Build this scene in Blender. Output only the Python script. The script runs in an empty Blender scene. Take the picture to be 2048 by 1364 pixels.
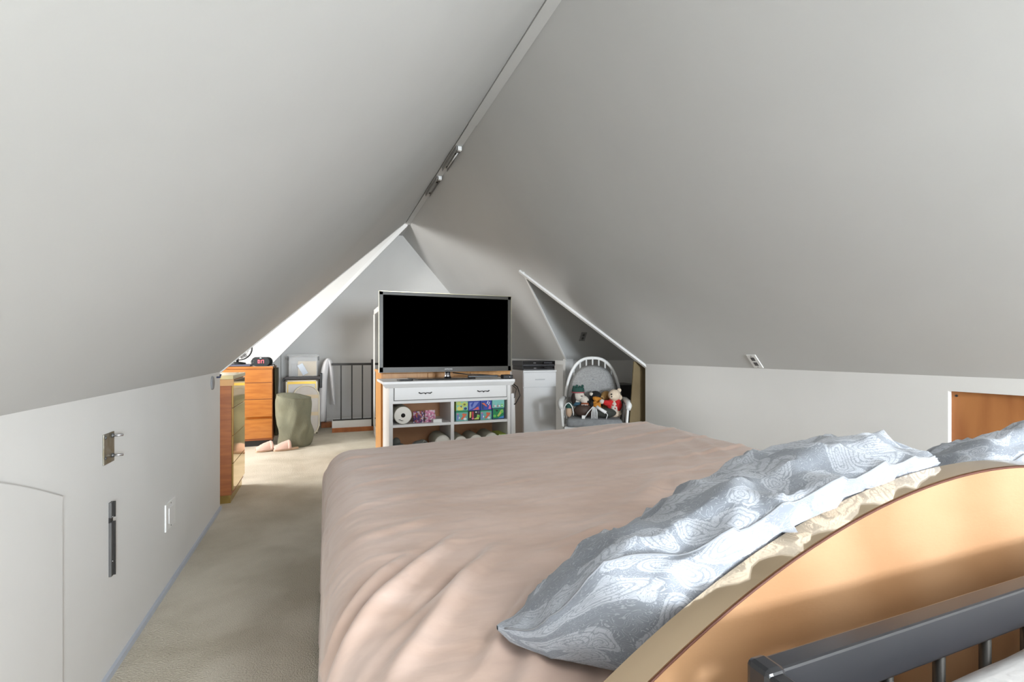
import bpy, bmesh, math, random
import numpy as np
from mathutils import Vector, Matrix, noise
random.seed(7)
D = bpy.data
SC = bpy.context.scene
COL = SC.collection
R = math.radians
# ------------------------------------------------------------------ camera, light, exposure
EYE = 1.1
F = 960.0
YAW = R(21.3)
VH = 702.0
cam_d = D.cameras.new('camera'); cam = D.objects.new('camera', cam_d); COL.objects.link(cam)
cam.location = (0, 0, EYE); cam.rotation_euler = (R(90), 0, -YAW)
cam_d.sensor_width = 36; cam_d.lens = 36*F/2048; cam_d.clip_start = 0.02
cam_d.shift_y = (VH-682)/2048
SC.camera = cam
SC.view_settings.view_transform = 'Standard'; SC.view_settings.look = 'None'
SC.view_settings.gamma = 1; SC.view_settings.use_curve_mapping = False
SC.view_settings.exposure = 1.36
w = D.worlds.new('sky'); SC.world = w; w.use_nodes = True
w.node_tree.nodes['Background'].inputs[0].default_value = (.75, .85, 1, 1)
w.node_tree.nodes['Background'].inputs[1].default_value = 1.0
def area(name, loc, rot, sx, sy, power, col):
    l = D.lights.new(name, 'AREA'); l.shape = 'RECTANGLE'; l.size = sx; l.size_y = sy
    l.energy = power; l.color = col
    o = D.objects.new(name, l); COL.objects.link(o); o.location = loc; o.rotation_euler = rot
    return o
# daylight through the gable window behind the camera and the window of the side dormer
area('gable_window_daylight', (1.38, -4.92, 1.30), (R(90), 0, R(9)), 1.25, 1.0, 195, (.84, .92, 1))
area('dormer_window_daylight', (-2.40, 5.25, 1.27), (R(90), 0, R(-90)), 1.0, .50, 35, (1, .99, .97))
# added soft fill light under the ridge, behind the viewer (out of the frame) 
area('ridge_fill_light', (1.09, -2.2, 2.50), (0, 0, 0), .5, 2.6, 26, (1, .975, .94))

# ------------------------------------------------------------------ helpers
def P(u, v, ax, val):
    """point of the photograph (u, v) on the world plane axis ax = val"""
    a = (u-1024)/F; b = (v-VH)/F
    d = Vector((math.sin(YAW)+math.cos(YAW)*a, math.cos(YAW)-math.sin(YAW)*a, -b))
    o = Vector((0, 0, EYE)); i = 'xyz'.index(ax)
    return o + d*((val-o[i])/d[i])

def lin(c):
    c = [x/255 for x in c]
    return [x/12.92 if x <= .04045 else ((x+.055)/1.055)**2.4 for x in c] + [1]

def mat(name, rgb, rough=.6, metal=0, bump=0, bscale=40, var=0, vscale=3, rgb2=None, spec=.5,
        stretch=(1, 1, 1), sheen=0, alpha=1, emit=0, coat=0, detail=4, wave=None):
    m = D.materials.new(name); m.use_nodes = True
    nt = m.node_tree; n = nt.nodes; b = n['Principled BSDF']; L = nt.links
    c = lin(rgb)
    b.inputs['Base Color'].default_value = c
    b.inputs['Roughness'].default_value = rough; b.inputs['Metallic'].default_value = metal
    b.inputs['Specular IOR Level'].default_value = spec
    if sheen:
        b.inputs['Sheen Weight'].default_value = sheen; b.inputs['Sheen Roughness'].default_value = .4
    if coat:
        b.inputs['Coat Weight'].default_value = coat; b.inputs['Coat Roughness'].default_value = .1
    if alpha < 1: b.inputs['Alpha'].default_value = alpha
    if emit:
        b.inputs['Emission Color'].default_value = c; b.inputs['Emission Strength'].default_value = emit
    tc = n.new('ShaderNodeTexCoord'); mp = n.new('ShaderNodeMapping')
    mp.inputs['Scale'].default_value = stretch
    L.new(tc.outputs['Object'], mp.inputs['Vector'])
    if var or rgb2:
        nz = n.new('ShaderNodeTexNoise'); nz.inputs['Scale'].default_value = vscale; nz.inputs['Detail'].default_value = detail
        nz.inputs['Distortion'].default_value = .4
        L.new(mp.outputs[0], nz.inputs['Vector'])
        cr = n.new('ShaderNodeValToRGB')
        c2 = lin(rgb2) if rgb2 else [x*(1-var) for x in c[:3]]+[1]
        cr.color_ramp.elements[0].position = .35; cr.color_ramp.elements[0].color = c2
        cr.color_ramp.elements[1].position = .65; cr.color_ramp.elements[1].color = c
        src = nz.outputs['Fac']
        if wave:
            wv = n.new('ShaderNodeTexWave'); wv.inputs['Scale'].default_value = wave
            wv.inputs['Distortion'].default_value = 6; wv.inputs['Detail'].default_value = 3
            L.new(mp.outputs[0], wv.inputs['Vector'])
            mx = n.new('ShaderNodeMath'); mx.operation = 'MULTIPLY_ADD'
            L.new(wv.outputs['Fac'], mx.inputs[0]); mx.inputs[1].default_value = .3
            mm = n.new('ShaderNodeMath'); mm.operation = 'MULTIPLY_ADD'; mm.inputs[1].default_value = .7; mm.inputs[2].default_value = 0
            L.new(nz.outputs['Fac'], mm.inputs[0]); L.new(mm.outputs[0], mx.inputs[2]); src = mx.outputs[0]
        L.new(src, cr.inputs[0]); L.new(cr.outputs[0], b.inputs['Base Color'])
    if bump:
        nb = n.new('ShaderNodeTexNoise'); nb.inputs['Scale'].default_value = bscale; nb.inputs['Detail'].default_value = 3
        L.new(mp.outputs[0], nb.inputs['Vector'])
        bp = n.new('ShaderNodeBump'); bp.inputs['Strength'].default_value = bump; bp.inputs['Distance'].default_value = .01
        L.new(nb.outputs['Fac'], bp.inputs['Height']); L.new(bp.outputs[0], b.inputs['Normal'])
    return m

class MB:
    def __init__(s): s.v = []; s.f = []; s.m = []; s.cur = 0; s.sm = []
    def _add(s, vs, fs, smooth=False):
        k = len(s.v); s.v += [Vector(x) for x in vs]
        for f in fs: s.f.append([i+k for i in f]); s.m.append(s.cur); s.sm.append(smooth)
        return k
    def box(s, x0, x1, y0, y1, z0, z1):
        s._add([(x, y, z) for z in (z0, z1) for x, y in ((x0, y0), (x1, y0), (x1, y1), (x0, y1))],
               [(3, 2, 1, 0), (4, 5, 6, 7), (0, 1, 5, 4), (1, 2, 6, 5), (2, 3, 7, 6), (3, 0, 4, 7)]); return s
    def slab(s, pts, off):
        """polygon of 3D points extruded by the vector off"""
        n = len(pts); off = Vector(off); p = [Vector(q) for q in pts]
        s._add(p+[q+off for q in p], [list(range(n))[::-1], list(range(n, 2*n))] + [(i, (i+1) % n, n+(i+1) % n, n+i) for i in range(n)]); return s
    def poly(s, pts):
        s._add(pts, [list(range(len(pts)))]); return s
    def tube(s, pts, r, n=10, closed=False, cap=True):
        p = [Vector(q) for q in pts]; N = len(p); k0 = len(s.v)
        rr = r if isinstance(r, (list, tuple)) else [r]*N
        up = None; vs = []
        for i in range(N):
            if closed: t = (p[(i+1) % N]-p[i-1]).normalized()
            else: t = (p[min(i+1, N-1)]-p[max(i-1, 0)]).normalized()
            if up is None: up = t.orthogonal().normalized()
            up = (up - t*up.dot(t)).normalized(); sd = t.cross(up)
            for j in range(n):
                a = 2*math.pi*j/n; vs.append(p[i]+(up*math.cos(a)+sd*math.sin(a))*rr[i])
        fs = []
        for i in range(N if closed else N-1):
            for j in range(n):
                a = i*n+j; b_ = i*n+(j+1) % n; c = ((i+1) % N)*n; fs.append((a, b_, c+(j+1) % n, c+j))
        if cap and not closed: fs += [list(range(n))[::-1], list(range((N-1)*n, N*n))]
        s._add(vs, fs, True); return s
    def lathe(s, prof, c=(0, 0, 0), axis='z', n=24, cap=True):
        vs = []; fs = []; c = Vector(c)
        for r, h in prof:
            for j in range(n):
                a = 2*math.pi*j/n; q = (r*math.cos(a), r*math.sin(a), h)
                if axis == 'y': q = (q[0], q[2], q[1])
                if axis == 'x': q = (q[2], q[0], q[1])
                vs.append(c+Vector(q))
        for i in range(len(prof)-1):
            for j in range(n): fs.append((i*n+j, i*n+(j+1) % n, (i+1)*n+(j+1) % n, (i+1)*n+j))
        if cap: fs += [list(range(n))[::-1], list(range((len(prof)-1)*n, len(prof)*n))]
        s._add(vs, fs, True); return s
    def ball(s, c, r, n=14, rot=None):
        r = (r, r, r) if isinstance(r, (int, float)) else r; vs = []; fs = []; m = n//2+1; c = Vector(c)
        rt = Matrix.Rotation(rot[1], 3, rot[0]) if rot else Matrix.Identity(3)
        for i in range(m+1):
            t = math.pi*i/m
            for j in range(n):
                a = 2*math.pi*j/n
                vs.append(c+rt @ Vector((r[0]*math.sin(t)*math.cos(a), r[1]*math.sin(t)*math.sin(a), r[2]*math.cos(t))))
        for i in range(m):
            for j in range(n): fs.append((i*n+j, (i+1)*n+j, (i+1)*n+(j+1) % n, i*n+(j+1) % n))
        s._add(vs, fs, True); return s
    def grid(s, G):
        """G: rows of points"""
        r = len(G); c = len(G[0])
        s._add([p for row in G for p in row], [(i*c+j, i*c+j+1, (i+1)*c+j+1, (i+1)*c+j) for i in range(r-1) for j in range(c-1)], True); return s
    def build(s, name, m, parent=None, bevel=0, smooth=None, o=None, seg=2, subsurf=0, remesh=0, solid=0, recalc=True):
        if o is None: o = Vector(parent['_o']) if parent is not None and '_o' in parent else Vector((0, 0, 0))
        me = D.meshes.new(name)
        me.from_pydata([tuple(v-Vector(o)) for v in s.v], [], s.f)
        for k in (m if isinstance(m, (list, tuple)) else [m]): me.materials.append(k)
        me.polygons.foreach_set('material_index', s.m)
        me.polygons.foreach_set('use_smooth', [(x if smooth is None else smooth) for x in s.sm])
        if recalc:
            bm = bmesh.new(); bm.from_mesh(me); bmesh.ops.remove_doubles(bm, verts=bm.verts, dist=1e-5)
            bmesh.ops.recalc_face_normals(bm, faces=bm.faces); bm.to_mesh(me); bm.free()
        ob = D.objects.new(name, me); COL.objects.link(ob)
        if parent is not None:
            ob.parent = parent
            if '_o' in parent: ob['_o'] = parent['_o']
        else: ob.location = o
        if remesh:
            q = ob.modifiers.new('r', 'REMESH'); q.mode = 'VOXEL'; q.voxel_size = remesh; q.use_smooth_shade = True
        if solid:
            q = ob.modifiers.new('s', 'SOLIDIFY'); q.thickness = solid; q.offset = 0
        if bevel:
            q = ob.modifiers.new('b', 'BEVEL'); q.width = bevel; q.segments = seg; q.limit_method = 'ANGLE'; q.angle_limit = R(40)
        if subsurf:
            q = ob.modifiers.new('u', 'SUBSURF'); q.levels = subsurf; q.render_levels = subsurf
        return ob

def tag(o, label=None, cat=None, group=None, kind=None):
    if label: o['label'] = label
    if cat: o['category'] = cat
    if group: o['group'] = group
    if kind: o['kind'] = kind
    return o
def thing(name, label, cat, loc, group=None, rot=0, local=False):
    """an Empty at the thing's base; parts are given in world coordinates unless local"""
    o = D.objects.new(name, None); COL.objects.link(o); o.location = loc; o.rotation_euler.z = rot
    o.empty_display_size = .05
    if not local: o['_o'] = list(loc)
    return tag(o, label, cat, group)
def one(name, mb, m, label, cat, o, group=None, rot=0, **k):
    ob = mb.build(name, m, None, o=o, **k); ob.rotation_euler.z = rot
    return tag(ob, label, cat, group)
def struct(name, mb, m, **k):
    return tag(mb.build(name, m, **k), kind='structure')

def text_mesh(txt, size, m, parent, mtx, name='lettering', ext=.0004):
    cu = D.curves.new(name, 'FONT'); cu.body = txt; cu.size = size; cu.align_x = 'CENTER'; cu.align_y = 'CENTER'; cu.extrude = ext
    to = D.objects.new('tmp', cu); COL.objects.link(to)
    dg = bpy.context.evaluated_depsgraph_get(); me = D.meshes.new_from_object(to.evaluated_get(dg))
    D.objects.remove(to); me.transform(mtx); me.materials.clear(); me.materials.append(m)
    ob = D.objects.new(name, me); COL.objects.link(ob); ob.parent = parent
    return ob

# ------------------------------------------------------------------ materials
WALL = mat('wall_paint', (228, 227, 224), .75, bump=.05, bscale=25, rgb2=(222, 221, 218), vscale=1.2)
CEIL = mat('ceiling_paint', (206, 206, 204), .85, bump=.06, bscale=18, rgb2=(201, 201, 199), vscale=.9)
TRIM = mat('white_trim_paint', (234, 234, 232), .5)
WHITE = mat('white_laminate', (235, 234, 233), .4)
WHITE2 = mat('white_plastic', (238, 238, 236), .35)
CARPET = mat('carpet', (228, 220, 204), .95, bump=.9, bscale=160, rgb2=(203, 194, 176), vscale=2.2, spec=.1, detail=8)
SHEET = mat('bed_sheet_fabric', (217, 193, 181), .5, bump=.12, bscale=14, rgb2=(205, 178, 163), vscale=4, sheen=.35, stretch=(1, 3, 1), spec=.4)
GOLD = mat('gold_mirror_laminate', (226, 196, 128), .08, metal=1)
GOLDSTRIP = mat('pale_gold_mirror_strip', (238, 214, 182), .1, metal=1)
GOLDEDGE = mat('brass_edge', (200, 176, 110), .25, metal=1)
OAK = mat('orange_wood_front', (178, 112, 44), .3, rgb2=(160, 94, 30), vscale=5, stretch=(1, 1, 8), coat=.5)
CHERRY = mat('cherry_wood_side', (168, 100, 52), .45, rgb2=(142, 80, 40), vscale=4, stretch=(1, 1, 8))
HONEY = mat('honey_wood', (214, 158, 92), .4, rgb2=(198, 140, 76), vscale=4, stretch=(6, 1, 1))
MAPLE = mat('maple_veneer', (170, 132, 97), .6, rgb2=(156, 116, 80), vscale=1.6, stretch=(1, 1, 3.2), wave=1.2, bump=.03, bscale=120)
PLY = mat('plywood', (178, 118, 66), .6, rgb2=(158, 98, 52), vscale=3, stretch=(1, 4, 1), wave=1)
BACKP = mat('brown_backing_board', (196, 146, 108), .7, rgb2=(184, 132, 94), vscale=4)
CARD = mat('brown_board', (128, 112, 82), .8, rgb2=(112, 96, 68), vscale=2)
WBASE = mat('stained_wood_step', (184, 112, 60), .5, rgb2=(160, 92, 46), vscale=4, stretch=(3, 1, 1))
BLACKM = mat('black_metal', (34, 32, 30), .45)
CHARM = mat('charcoal_metal', (34, 34, 38), .3, rgb2=(28, 29, 33), vscale=6, spec=.6)
STEEL = mat('galvanized_steel', (150, 148, 138), .4, metal=.8, rgb2=(128, 120, 96), vscale=30)
DKSTEEL = mat('dark_steel', (104, 104, 104), .45, metal=.6)
CHROME = mat('chrome', (200, 200, 205), .2, metal=1)
BLACKP = mat('black_plastic', (30, 31, 33), .4)
BLACKG = mat('black_gloss', (22, 20, 21), .12)
SCREEN = mat('switched_off_screen', (0, 0, 0), .6, spec=0)
BRONZE = mat('dark_bronze_bezel', (44, 39, 28), .4)
OLIVE = mat('olive_canvas', (122, 122, 102), .85, bump=.3, bscale=90, rgb2=(110, 110, 92), vscale=5)
DKOLIVE = mat('dark_olive_cloth', (66, 64, 44), .85, rgb2=(50, 48, 34), vscale=9)
PINKF = mat('pink_fleece', (228, 192, 178), .95, bump=.8, bscale=140, sheen=.5)
SOLE = mat('tan_sole', (214, 184, 156), .8)
WCLOTH = mat('white_cloth', (232, 232, 234), .9, bump=.2, bscale=70)
GREYF = mat('grey_upholstery', (168, 168, 167), .95, bump=.5, bscale=150, rgb2=(148, 148, 147), vscale=70)
GREYF2 = mat('grey_seat_upholstery', (146, 148, 150), .95, bump=.4, bscale=150, rgb2=(134, 136, 138), vscale=30)
PAPER = mat('paper_roll', (240, 236, 228), .9, bump=.15, bscale=60)
PAPERW = mat('plastic_wrapped_roll_side', (172, 168, 152), .5)
DARKP = mat('dark_print', (50, 46, 44), .6)
CREAM = mat('cream_plastic', (236, 228, 206), .4)
CLEAR = mat('clear_plastic', (225, 228, 230), .15, alpha=.28)
GLASSY = mat('mirror_glass', (225, 230, 232), .03, metal=1)
TOTE = mat('grey_tote', (92, 90, 90), .6)
MANILA = mat('manila_paper', (222, 198, 152), .8)
BLUEP = mat('pale_blue_paper', (200, 210, 222), .7)
PANE = mat('window_glass', (230, 240, 245), .05, alpha=.15)
def paisley():
    m = D.materials.new('paisley_cotton'); m.use_nodes = True
    nt = m.node_tree; n = nt.nodes; L = nt.links; b = n['Principled BSDF']; b.inputs['Roughness'].default_value = .85
    b.inputs['Sheen Weight'].default_value = .15
    tc = n.new('ShaderNodeTexCoord')
    nz = n.new('ShaderNodeTexNoise'); nz.inputs['Scale'].default_value = 9; nz.inputs['Detail'].default_value = 1
    L.new(tc.outputs['UV'], nz.inputs['Vector'])
    mx = n.new('ShaderNodeMix'); mx.data_type = 'RGBA'; mx.blend_type = 'ADD'; mx.inputs[0].default_value = .16
    L.new(tc.outputs['UV'], mx.inputs[6]); L.new(nz.outputs['Color'], mx.inputs[7])
    vo = n.new('ShaderNodeTexVoronoi'); vo.voronoi_dimensions = '2D'; vo.inputs['Scale'].default_value = 17
    L.new(mx.outputs[2], vo.inputs['Vector'])
    def M2(op, a, b2, c2=None):
        q = n.new('ShaderNodeMath'); q.operation = op
        for k, x in enumerate((a, b2, c2)):
            if x is None: continue
            if isinstance(x, (int, float)): q.inputs[k].default_value = x
            else: L.new(x, q.inputs[k])
        return q.outputs[0]
    mr = n.new('ShaderNodeMapRange'); mr.interpolation_type = 'SMOOTHSTEP'
    L.new(vo.outputs['Distance'], mr.inputs[0]); mr.inputs[1].default_value = .56; mr.inputs[2].default_value = .46
    ring = M2('ABSOLUTE', M2('SINE', M2('MULTIPLY', vo.outputs['Distance'], 26), None), None)
    n2 = n.new('ShaderNodeTexNoise'); n2.inputs['Scale'].default_value = 46; n2.inputs['Detail'].default_value = 1; n2.inputs['Distortion'].default_value = 1.8
    L.new(tc.outputs['UV'], n2.inputs['Vector'])
    curl = M2('ABSOLUTE', M2('SINE', M2('MULTIPLY', n2.outputs['Fac'], 26), None), None)
    inside = M2('MULTIPLY_ADD', M2('MULTIPLY', ring, curl), .32, .47)
    outside = M2('MULTIPLY', M2('POWER', curl, 5), .58)
    val = M2('ADD', M2('MULTIPLY', inside, mr.outputs[0]), M2('MULTIPLY', outside, M2('SUBTRACT', 1, mr.outputs[0])))
    class _o: outputs = [val]
    a2 = _o
    cr = n.new('ShaderNodeValToRGB'); cr.color_ramp.elements[0].position = .46; cr.color_ramp.elements[0].color = lin((134, 140, 149))
    cr.color_ramp.elements[1].position = .62; cr.color_ramp.elements[1].color = lin((180, 185, 194))
    L.new(a2.outputs[0], cr.inputs[0]); L.new(cr.outputs[0], b.inputs['Base Color'])
    return m
PAIS = paisley()
PIPE = mat('pillow_seam_thread', (140, 143, 148), .8)

# ------------------------------------------------------------------ room shell
LX, RX = -.68, 2.80
LZ, RZ = .954, .979
AX, AZ = 1.094, 2.947          # ridge
YN, YF = -5.0, 7.6             # near and far gable
LO, LO_Y = -2.5, 6.9           # side dormer: outer wall, cheek
LY = 3.85                      # where the left knee wall stops
VX, VY, VZ = 1.96, 4.72, 1.946 # apex of the small right dormer
RN, RF, RO = 3.74, 5.32, 3.95
def zl(x): return AZ-(AX-x)*(AZ-LZ)/(AX-LX)
def zr(x): return AZ-(x-AX)*(AZ-RZ)/(RX-AX)
T = .08
up = (0, 0, .06)
VZ = zr(VX)
fl = MB()
hx0, hx1, hy0, hy1 = .12, 1.7, 6.97, 7.58
fl.box(LO-.1, hx0, YN-.1, YF+.1, -.12, 0).box(hx1, RO+.1, YN-.1, YF+.1, -.12, 0)
fl.box(hx0, hx1, YN-.1, hy0, -.12, 0).box(hx0, hx1, hy1, YF+.1, -.12, 0)
struct('floor', fl, CARPET)
st = MB().box(hx0, hx1, hy0-.03, hy0, -1.3, -.12).box(hx0-.03, hx0, hy0, hy1, -1.3, -.12).box(hx1, hx1+.03, hy0, hy1, -1.3, -.12).box(hx0, hx1, hy1, hy1+.03, -1.3, -.12)
struct('wall_stairwell', st, WALL)
sr = D.objects.new('stair_flight', None); COL.objects.link(sr); tag(sr, kind='structure')
for k in range(4):
    MB().box(hx1-.28*(k+1), hx1-.28*k, hy0, hy1, -.3-.19*k, -.26-.19*k).build('tread', WBASE, sr)
struct('wall_left', MB().box(LX-T, LX, YN, LY, 0, LZ), WALL)
struct('wall_left_far', MB().box(LX-T, LX, LO_Y+.08, YF, 0, LZ).box(LX, LX+.10, YF-.14, YF, 0, LZ+.11), WALL)
yb = .52; yt = 1.393
struct('wall_right', MB().box(RX, RX+T, YN, yb, 0, RZ).box(RX, RX+T, yt, RN, 0, RZ).box(RX, RX+T, yb, yt, 0, .2).box(RX, RX+T, yb, yt, .907, RZ), WALL)
struct('wall_right_far', MB().box(RX, RX+T, RF, YF, 0, RZ), WALL)
struct('trim_post', MB().box(RX-.03, RX+T, RF-.03, RF+.03, 0, RZ+.02), TRIM)
struct('trim_ledge', MB().box(RX-.03, RX, RF+.03, YF, RZ-.05, RZ), TRIM)
# far gable
struct('wall_back', MB().slab([(LX-.1, YF, -1.4), (RX+.1, YF, -1.4), (RX+.1, YF, RZ), (AX, YF, AZ+.06), (LX-.1, YF, LZ)], (0, .08, 0)), WALL)
# near gable with its window opening
wx0, wx1, wz0, wz1 = .70, 2.05, .76, 1.82
g = MB()
for (a, b_, c, d) in ((LX-.1, wx0, 0, LZ), (wx1, RX+.1, 0, RZ), (wx0, wx1, 0, wz0)): g.box(a, b_, YN-.08, YN, c, d)
g.slab([(LX, YN-.08, LZ), (wx0, YN-.08, LZ), (wx0, YN-.08, zl(wx0))], (0, .08, 0))
g.slab([(wx0, YN-.08, wz1), (wx1, YN-.08, wz1), (wx1, YN-.08, zr(wx1)), (AX, YN-.08, AZ), (wx0, YN-.08, zl(wx0))], (0, .08, 0))
g.slab([(wx1, YN-.08, RZ), (RX, YN-.08, RZ), (wx1, YN-.08, zr(wx1))], (0, .08, 0))
struct('wall_front', g, WALL)
wf = MB(); e = .05
wf.box(wx0, wx1, YN-.08, YN-.02, wz0, wz0+e).box(wx0, wx1, YN-.08, YN-.02, wz1-e, wz1).box(wx0, wx0+e, YN-.08, YN-.02, wz0, wz1).box(wx1-e, wx1, YN-.08, YN-.02, wz0, wz1).box(wx0, wx1, YN-.07, YN-.04, 1.37, 1.41)
w1 = struct('window_1', wf, TRIM)
MB().box(wx0+e, wx1-e, YN-.065, YN-.06, wz0+e, wz1-e).build('window_pane', PANE, w1)
# main slopes
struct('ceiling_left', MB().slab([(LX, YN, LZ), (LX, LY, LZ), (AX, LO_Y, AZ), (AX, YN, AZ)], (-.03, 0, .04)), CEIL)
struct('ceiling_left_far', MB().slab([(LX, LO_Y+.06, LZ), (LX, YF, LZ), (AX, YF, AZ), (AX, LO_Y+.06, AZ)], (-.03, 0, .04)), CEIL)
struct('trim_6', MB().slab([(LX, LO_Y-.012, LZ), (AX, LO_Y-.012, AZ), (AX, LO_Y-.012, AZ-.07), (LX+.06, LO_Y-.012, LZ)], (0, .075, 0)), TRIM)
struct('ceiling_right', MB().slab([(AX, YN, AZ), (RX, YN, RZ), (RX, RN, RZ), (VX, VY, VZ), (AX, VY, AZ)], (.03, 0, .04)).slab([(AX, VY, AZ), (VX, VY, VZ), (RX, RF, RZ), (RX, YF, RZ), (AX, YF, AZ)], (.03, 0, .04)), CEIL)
# side dormer on the left: slope, cheek, near return, outer wall with window
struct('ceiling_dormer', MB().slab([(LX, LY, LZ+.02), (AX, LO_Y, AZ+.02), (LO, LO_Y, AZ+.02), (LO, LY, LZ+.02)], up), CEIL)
struct('wall_dormer_cheek', MB().slab([(LO, LO_Y, 0), (LX, LO_Y, 0), (LX, LO_Y, LZ), (AX, LO_Y, AZ), (LO, LO_Y, AZ)], (0, .06, 0)), WALL)
struct('wall_dormer_near', MB().box(LO, LX-T, LY-.06, LY, 0, LZ), WALL)
dy0, dy1, dz0, dz1 = 4.70, 5.80, .96, 1.48
g = MB()
g.slab([(LO-.08, LY, 0), (LO-.08, dy0, 0), (LO-.08, dy0, LZ+(dy0-LY)*.653), (LO-.08, LY, LZ)], (.08, 0, 0))
g.box(LO-.08, LO, dy0, dy1, 0, dz0)
g.slab([(LO-.08, dy1, 0), (LO-.08, LO_Y, 0), (LO-.08, LO_Y, AZ), (LO-.08, dy1, LZ+(dy1-LY)*.653)], (.08, 0, 0))
g.slab([(LO-.08, dy0, dz1), (LO-.08, dy1, dz1), (LO-.08, dy1, LZ+(dy1-LY)*.653), (LO-.08, dy0, LZ+(dy0-LY)*.653)], (.08, 0, 0))
struct('wall_dormer_outer', g, WALL)
wf = MB(); wf.box(LO-.08, LO-.02, dy0, dy1, dz0, dz0+e).box(LO-.08, LO-.02, dy0, dy1, dz1-e, dz1).box(LO-.08, LO-.02, dy0, dy0+e, dz0, dz1).box(LO-.08, LO-.02, dy1-e, dy1, dz0, dz1)
w2 = struct('window_2', wf, TRIM)
MB().box(LO-.065, LO-.06, dy0+e, dy1-e, dz0+e, dz1-e).build('window_pane', PANE, w2)
# small dormer on the right: two slopes, side walls, outer wall
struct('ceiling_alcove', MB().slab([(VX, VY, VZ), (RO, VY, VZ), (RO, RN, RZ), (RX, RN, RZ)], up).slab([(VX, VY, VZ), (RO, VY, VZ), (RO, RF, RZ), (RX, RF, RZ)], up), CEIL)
struct('wall_alcove_near', MB().box(RX+T, RO, RN-.06, RN, 0, RZ), WALL)
struct('wall_alcove_far', MB().box(RX+T, RO, RF, RF+.06, 0, RZ), WALL)
struct('wall_alcove_outer', MB().slab([(RO, RN, 0), (RO, RF, 0), (RO, RF, RZ), (RO, VY, VZ), (RO, RN, RZ)], (.08, 0, 0)), WALL)
# casings along the cut edges of the slopes
def casing(name, a, b_, wd, th, inward):
    a = Vector(a); b_ = Vector(b_); t = (b_-a).normalized(); nrm = Vector(inward).normalized()
    sd = t.cross(nrm).normalized()*wd
    return struct(name, MB().slab([a, b_, b_+sd, a+sd], nrm*th), TRIM)
nR = Vector((-(AZ-RZ), 0, -(RX-AX))).normalized()      # into the room from the right slope
nL = Vector((AZ-LZ, 0, -(AX-LX))).normalized()
casing('trim_1', (VX-.02, VY+.02, VZ+.02), (RX+.02, RN-.02, RZ-.02), .035, .022, nR)
casing('trim_2', (RX, RF, RZ), (VX, VY, VZ), .03, .012, nR)
casing('trim_3', (LX, LY, LZ), (AX-.03, LO_Y-.06, AZ-.03), .018, .006, nL)
# ridge board in two lengths
rb = .035; rz_ = AZ-rb*1.14
struct('trim_4', MB().box(AX-rb, AX+rb, YN, 3.665, rz_-.012, rz_), CEIL)
struct('trim_5', MB().box(AX-rb+.004, AX+rb-.004, 3.67, YF-.01, rz_-.010, rz_), CEIL)
rfill = thing('ridge_fill_fixture', 'flat white lamp added for fill light, hung below the ridge over the metal bed', 'fixture', (1.09, -2.2, 2.5))  # unseen housing added around the fill light
MB().box(.82, 1.36, -3.52, -.88, 2.508, 2.54).build('housing', TRIM, rfill, bevel=.005)
for y_ in (-3.3, -1.1): MB().tube([(1.09, y_, 2.54), (1.09, y_, rz_-.012)], .008, 8).build('rod', TRIM, rfill)
struct('baseboard_left', MB().box(LX, LX+.012, YN, LY, 0, .022), mat('pale_blue_grey_trim', (190, 196, 206), .6))
struct('baseboard_back', MB().box(LX, RX, YF-.015, YF, 0, .10), TRIM)
# painted-over panel in the left knee wall, arched at the top
arc = [(LX, 1.685, 0), (LX, 1.685, .70)]
for k in range(1, 13):
    y = 1.685-k*.07; arc.append((LX, y, .70+.17*math.sin(math.pi/2*min(1, k/9))))
arc += [(LX, .845, 0)]
o = one('wall_hatch', MB().slab(arc, (.007, 0, 0)), WALL, 'white painted-over arched panel low in the knee wall beside the carpet', 'panel', (LX, 1.2, 0), bevel=.003)
# plywood hatch in the right knee wall
one('access_hatch', MB().box(RX+.028, RX+.045, yb, yt, .2, .907), PLY, 'bare orange plywood hatch set into the white knee wall behind the pillows', 'hatch', (RX+.03, .95, .2))
one('screw', MB().lathe([(.006, 0), (.005, -.004), (.002, -.005)], c=(RX+.028, yt-.02, .885), axis='x', n=10), BLACKP, 'small dark screw in the top corner of the plywood hatch', 'screw', (RX+.028, yt-.02, .885))

# ------------------------------------------------------------------ bed
bed = thing('bed', 'wide bed with an arched maple headboard edged in gold mirror strip', 'bed', (.98, 1.5, 0))
BX0, BX1, HY, FT = .0, 1.96, .43, 2.50
hcx = .98
def arch(x):
    Rr = 1.32; d = x-hcx
    return .914-(Rr-math.sqrt(max(Rr*Rr-d*d, 0)))
xs = [-.02+2.0*i/60 for i in range(61)]
prof = [(x, HY, arch(x)) for x in xs]
MB().slab([(xs[0], HY, .12)]+prof+[(xs[-1], HY, .12)], (0, .040, 0)).build('headboard', MAPLE, bed)
hb = bed.children[0]
eb = MB(); xe = [-.02+2.0*i/240 for i in range(241)]
eb.grid([[Vector((x, HY+.0012, arch(x)+.0012)), Vector((x, HY+.016, arch(x)+.0018)), Vector((x, HY+.028, arch(x)+.0018)), Vector((x, HY+.041, arch(x)+.0012))] for x in xe])
tag(eb.build('edge_strip', GOLDSTRIP, hb), 'gold mirror edge strip')
ln = MB()
ln.tube([(x, HY-.0003, arch(x)-.001) for x in xs], .0016, 6)
ln.build('edge_seam', mat('dark_red_brown', (88, 48, 34), .6), hb)
MB().box(BX0+.06, BX1-.06, HY+.05, FT-.05, .3, .60).build('mattress', WCLOTH, bed, bevel=.05)
MB().box(BX0+.07, BX1-.07, HY+.05, FT-.07, .12, .3).build('bed_base', HONEY, bed)
for x in (BX0+.12, BX1-.12):
    for y in (HY+.12, FT-.14): MB().box(x-.03, x+.03, y-.03, y+.03, 0, .12).build('leg', HONEY, bed)
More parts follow.
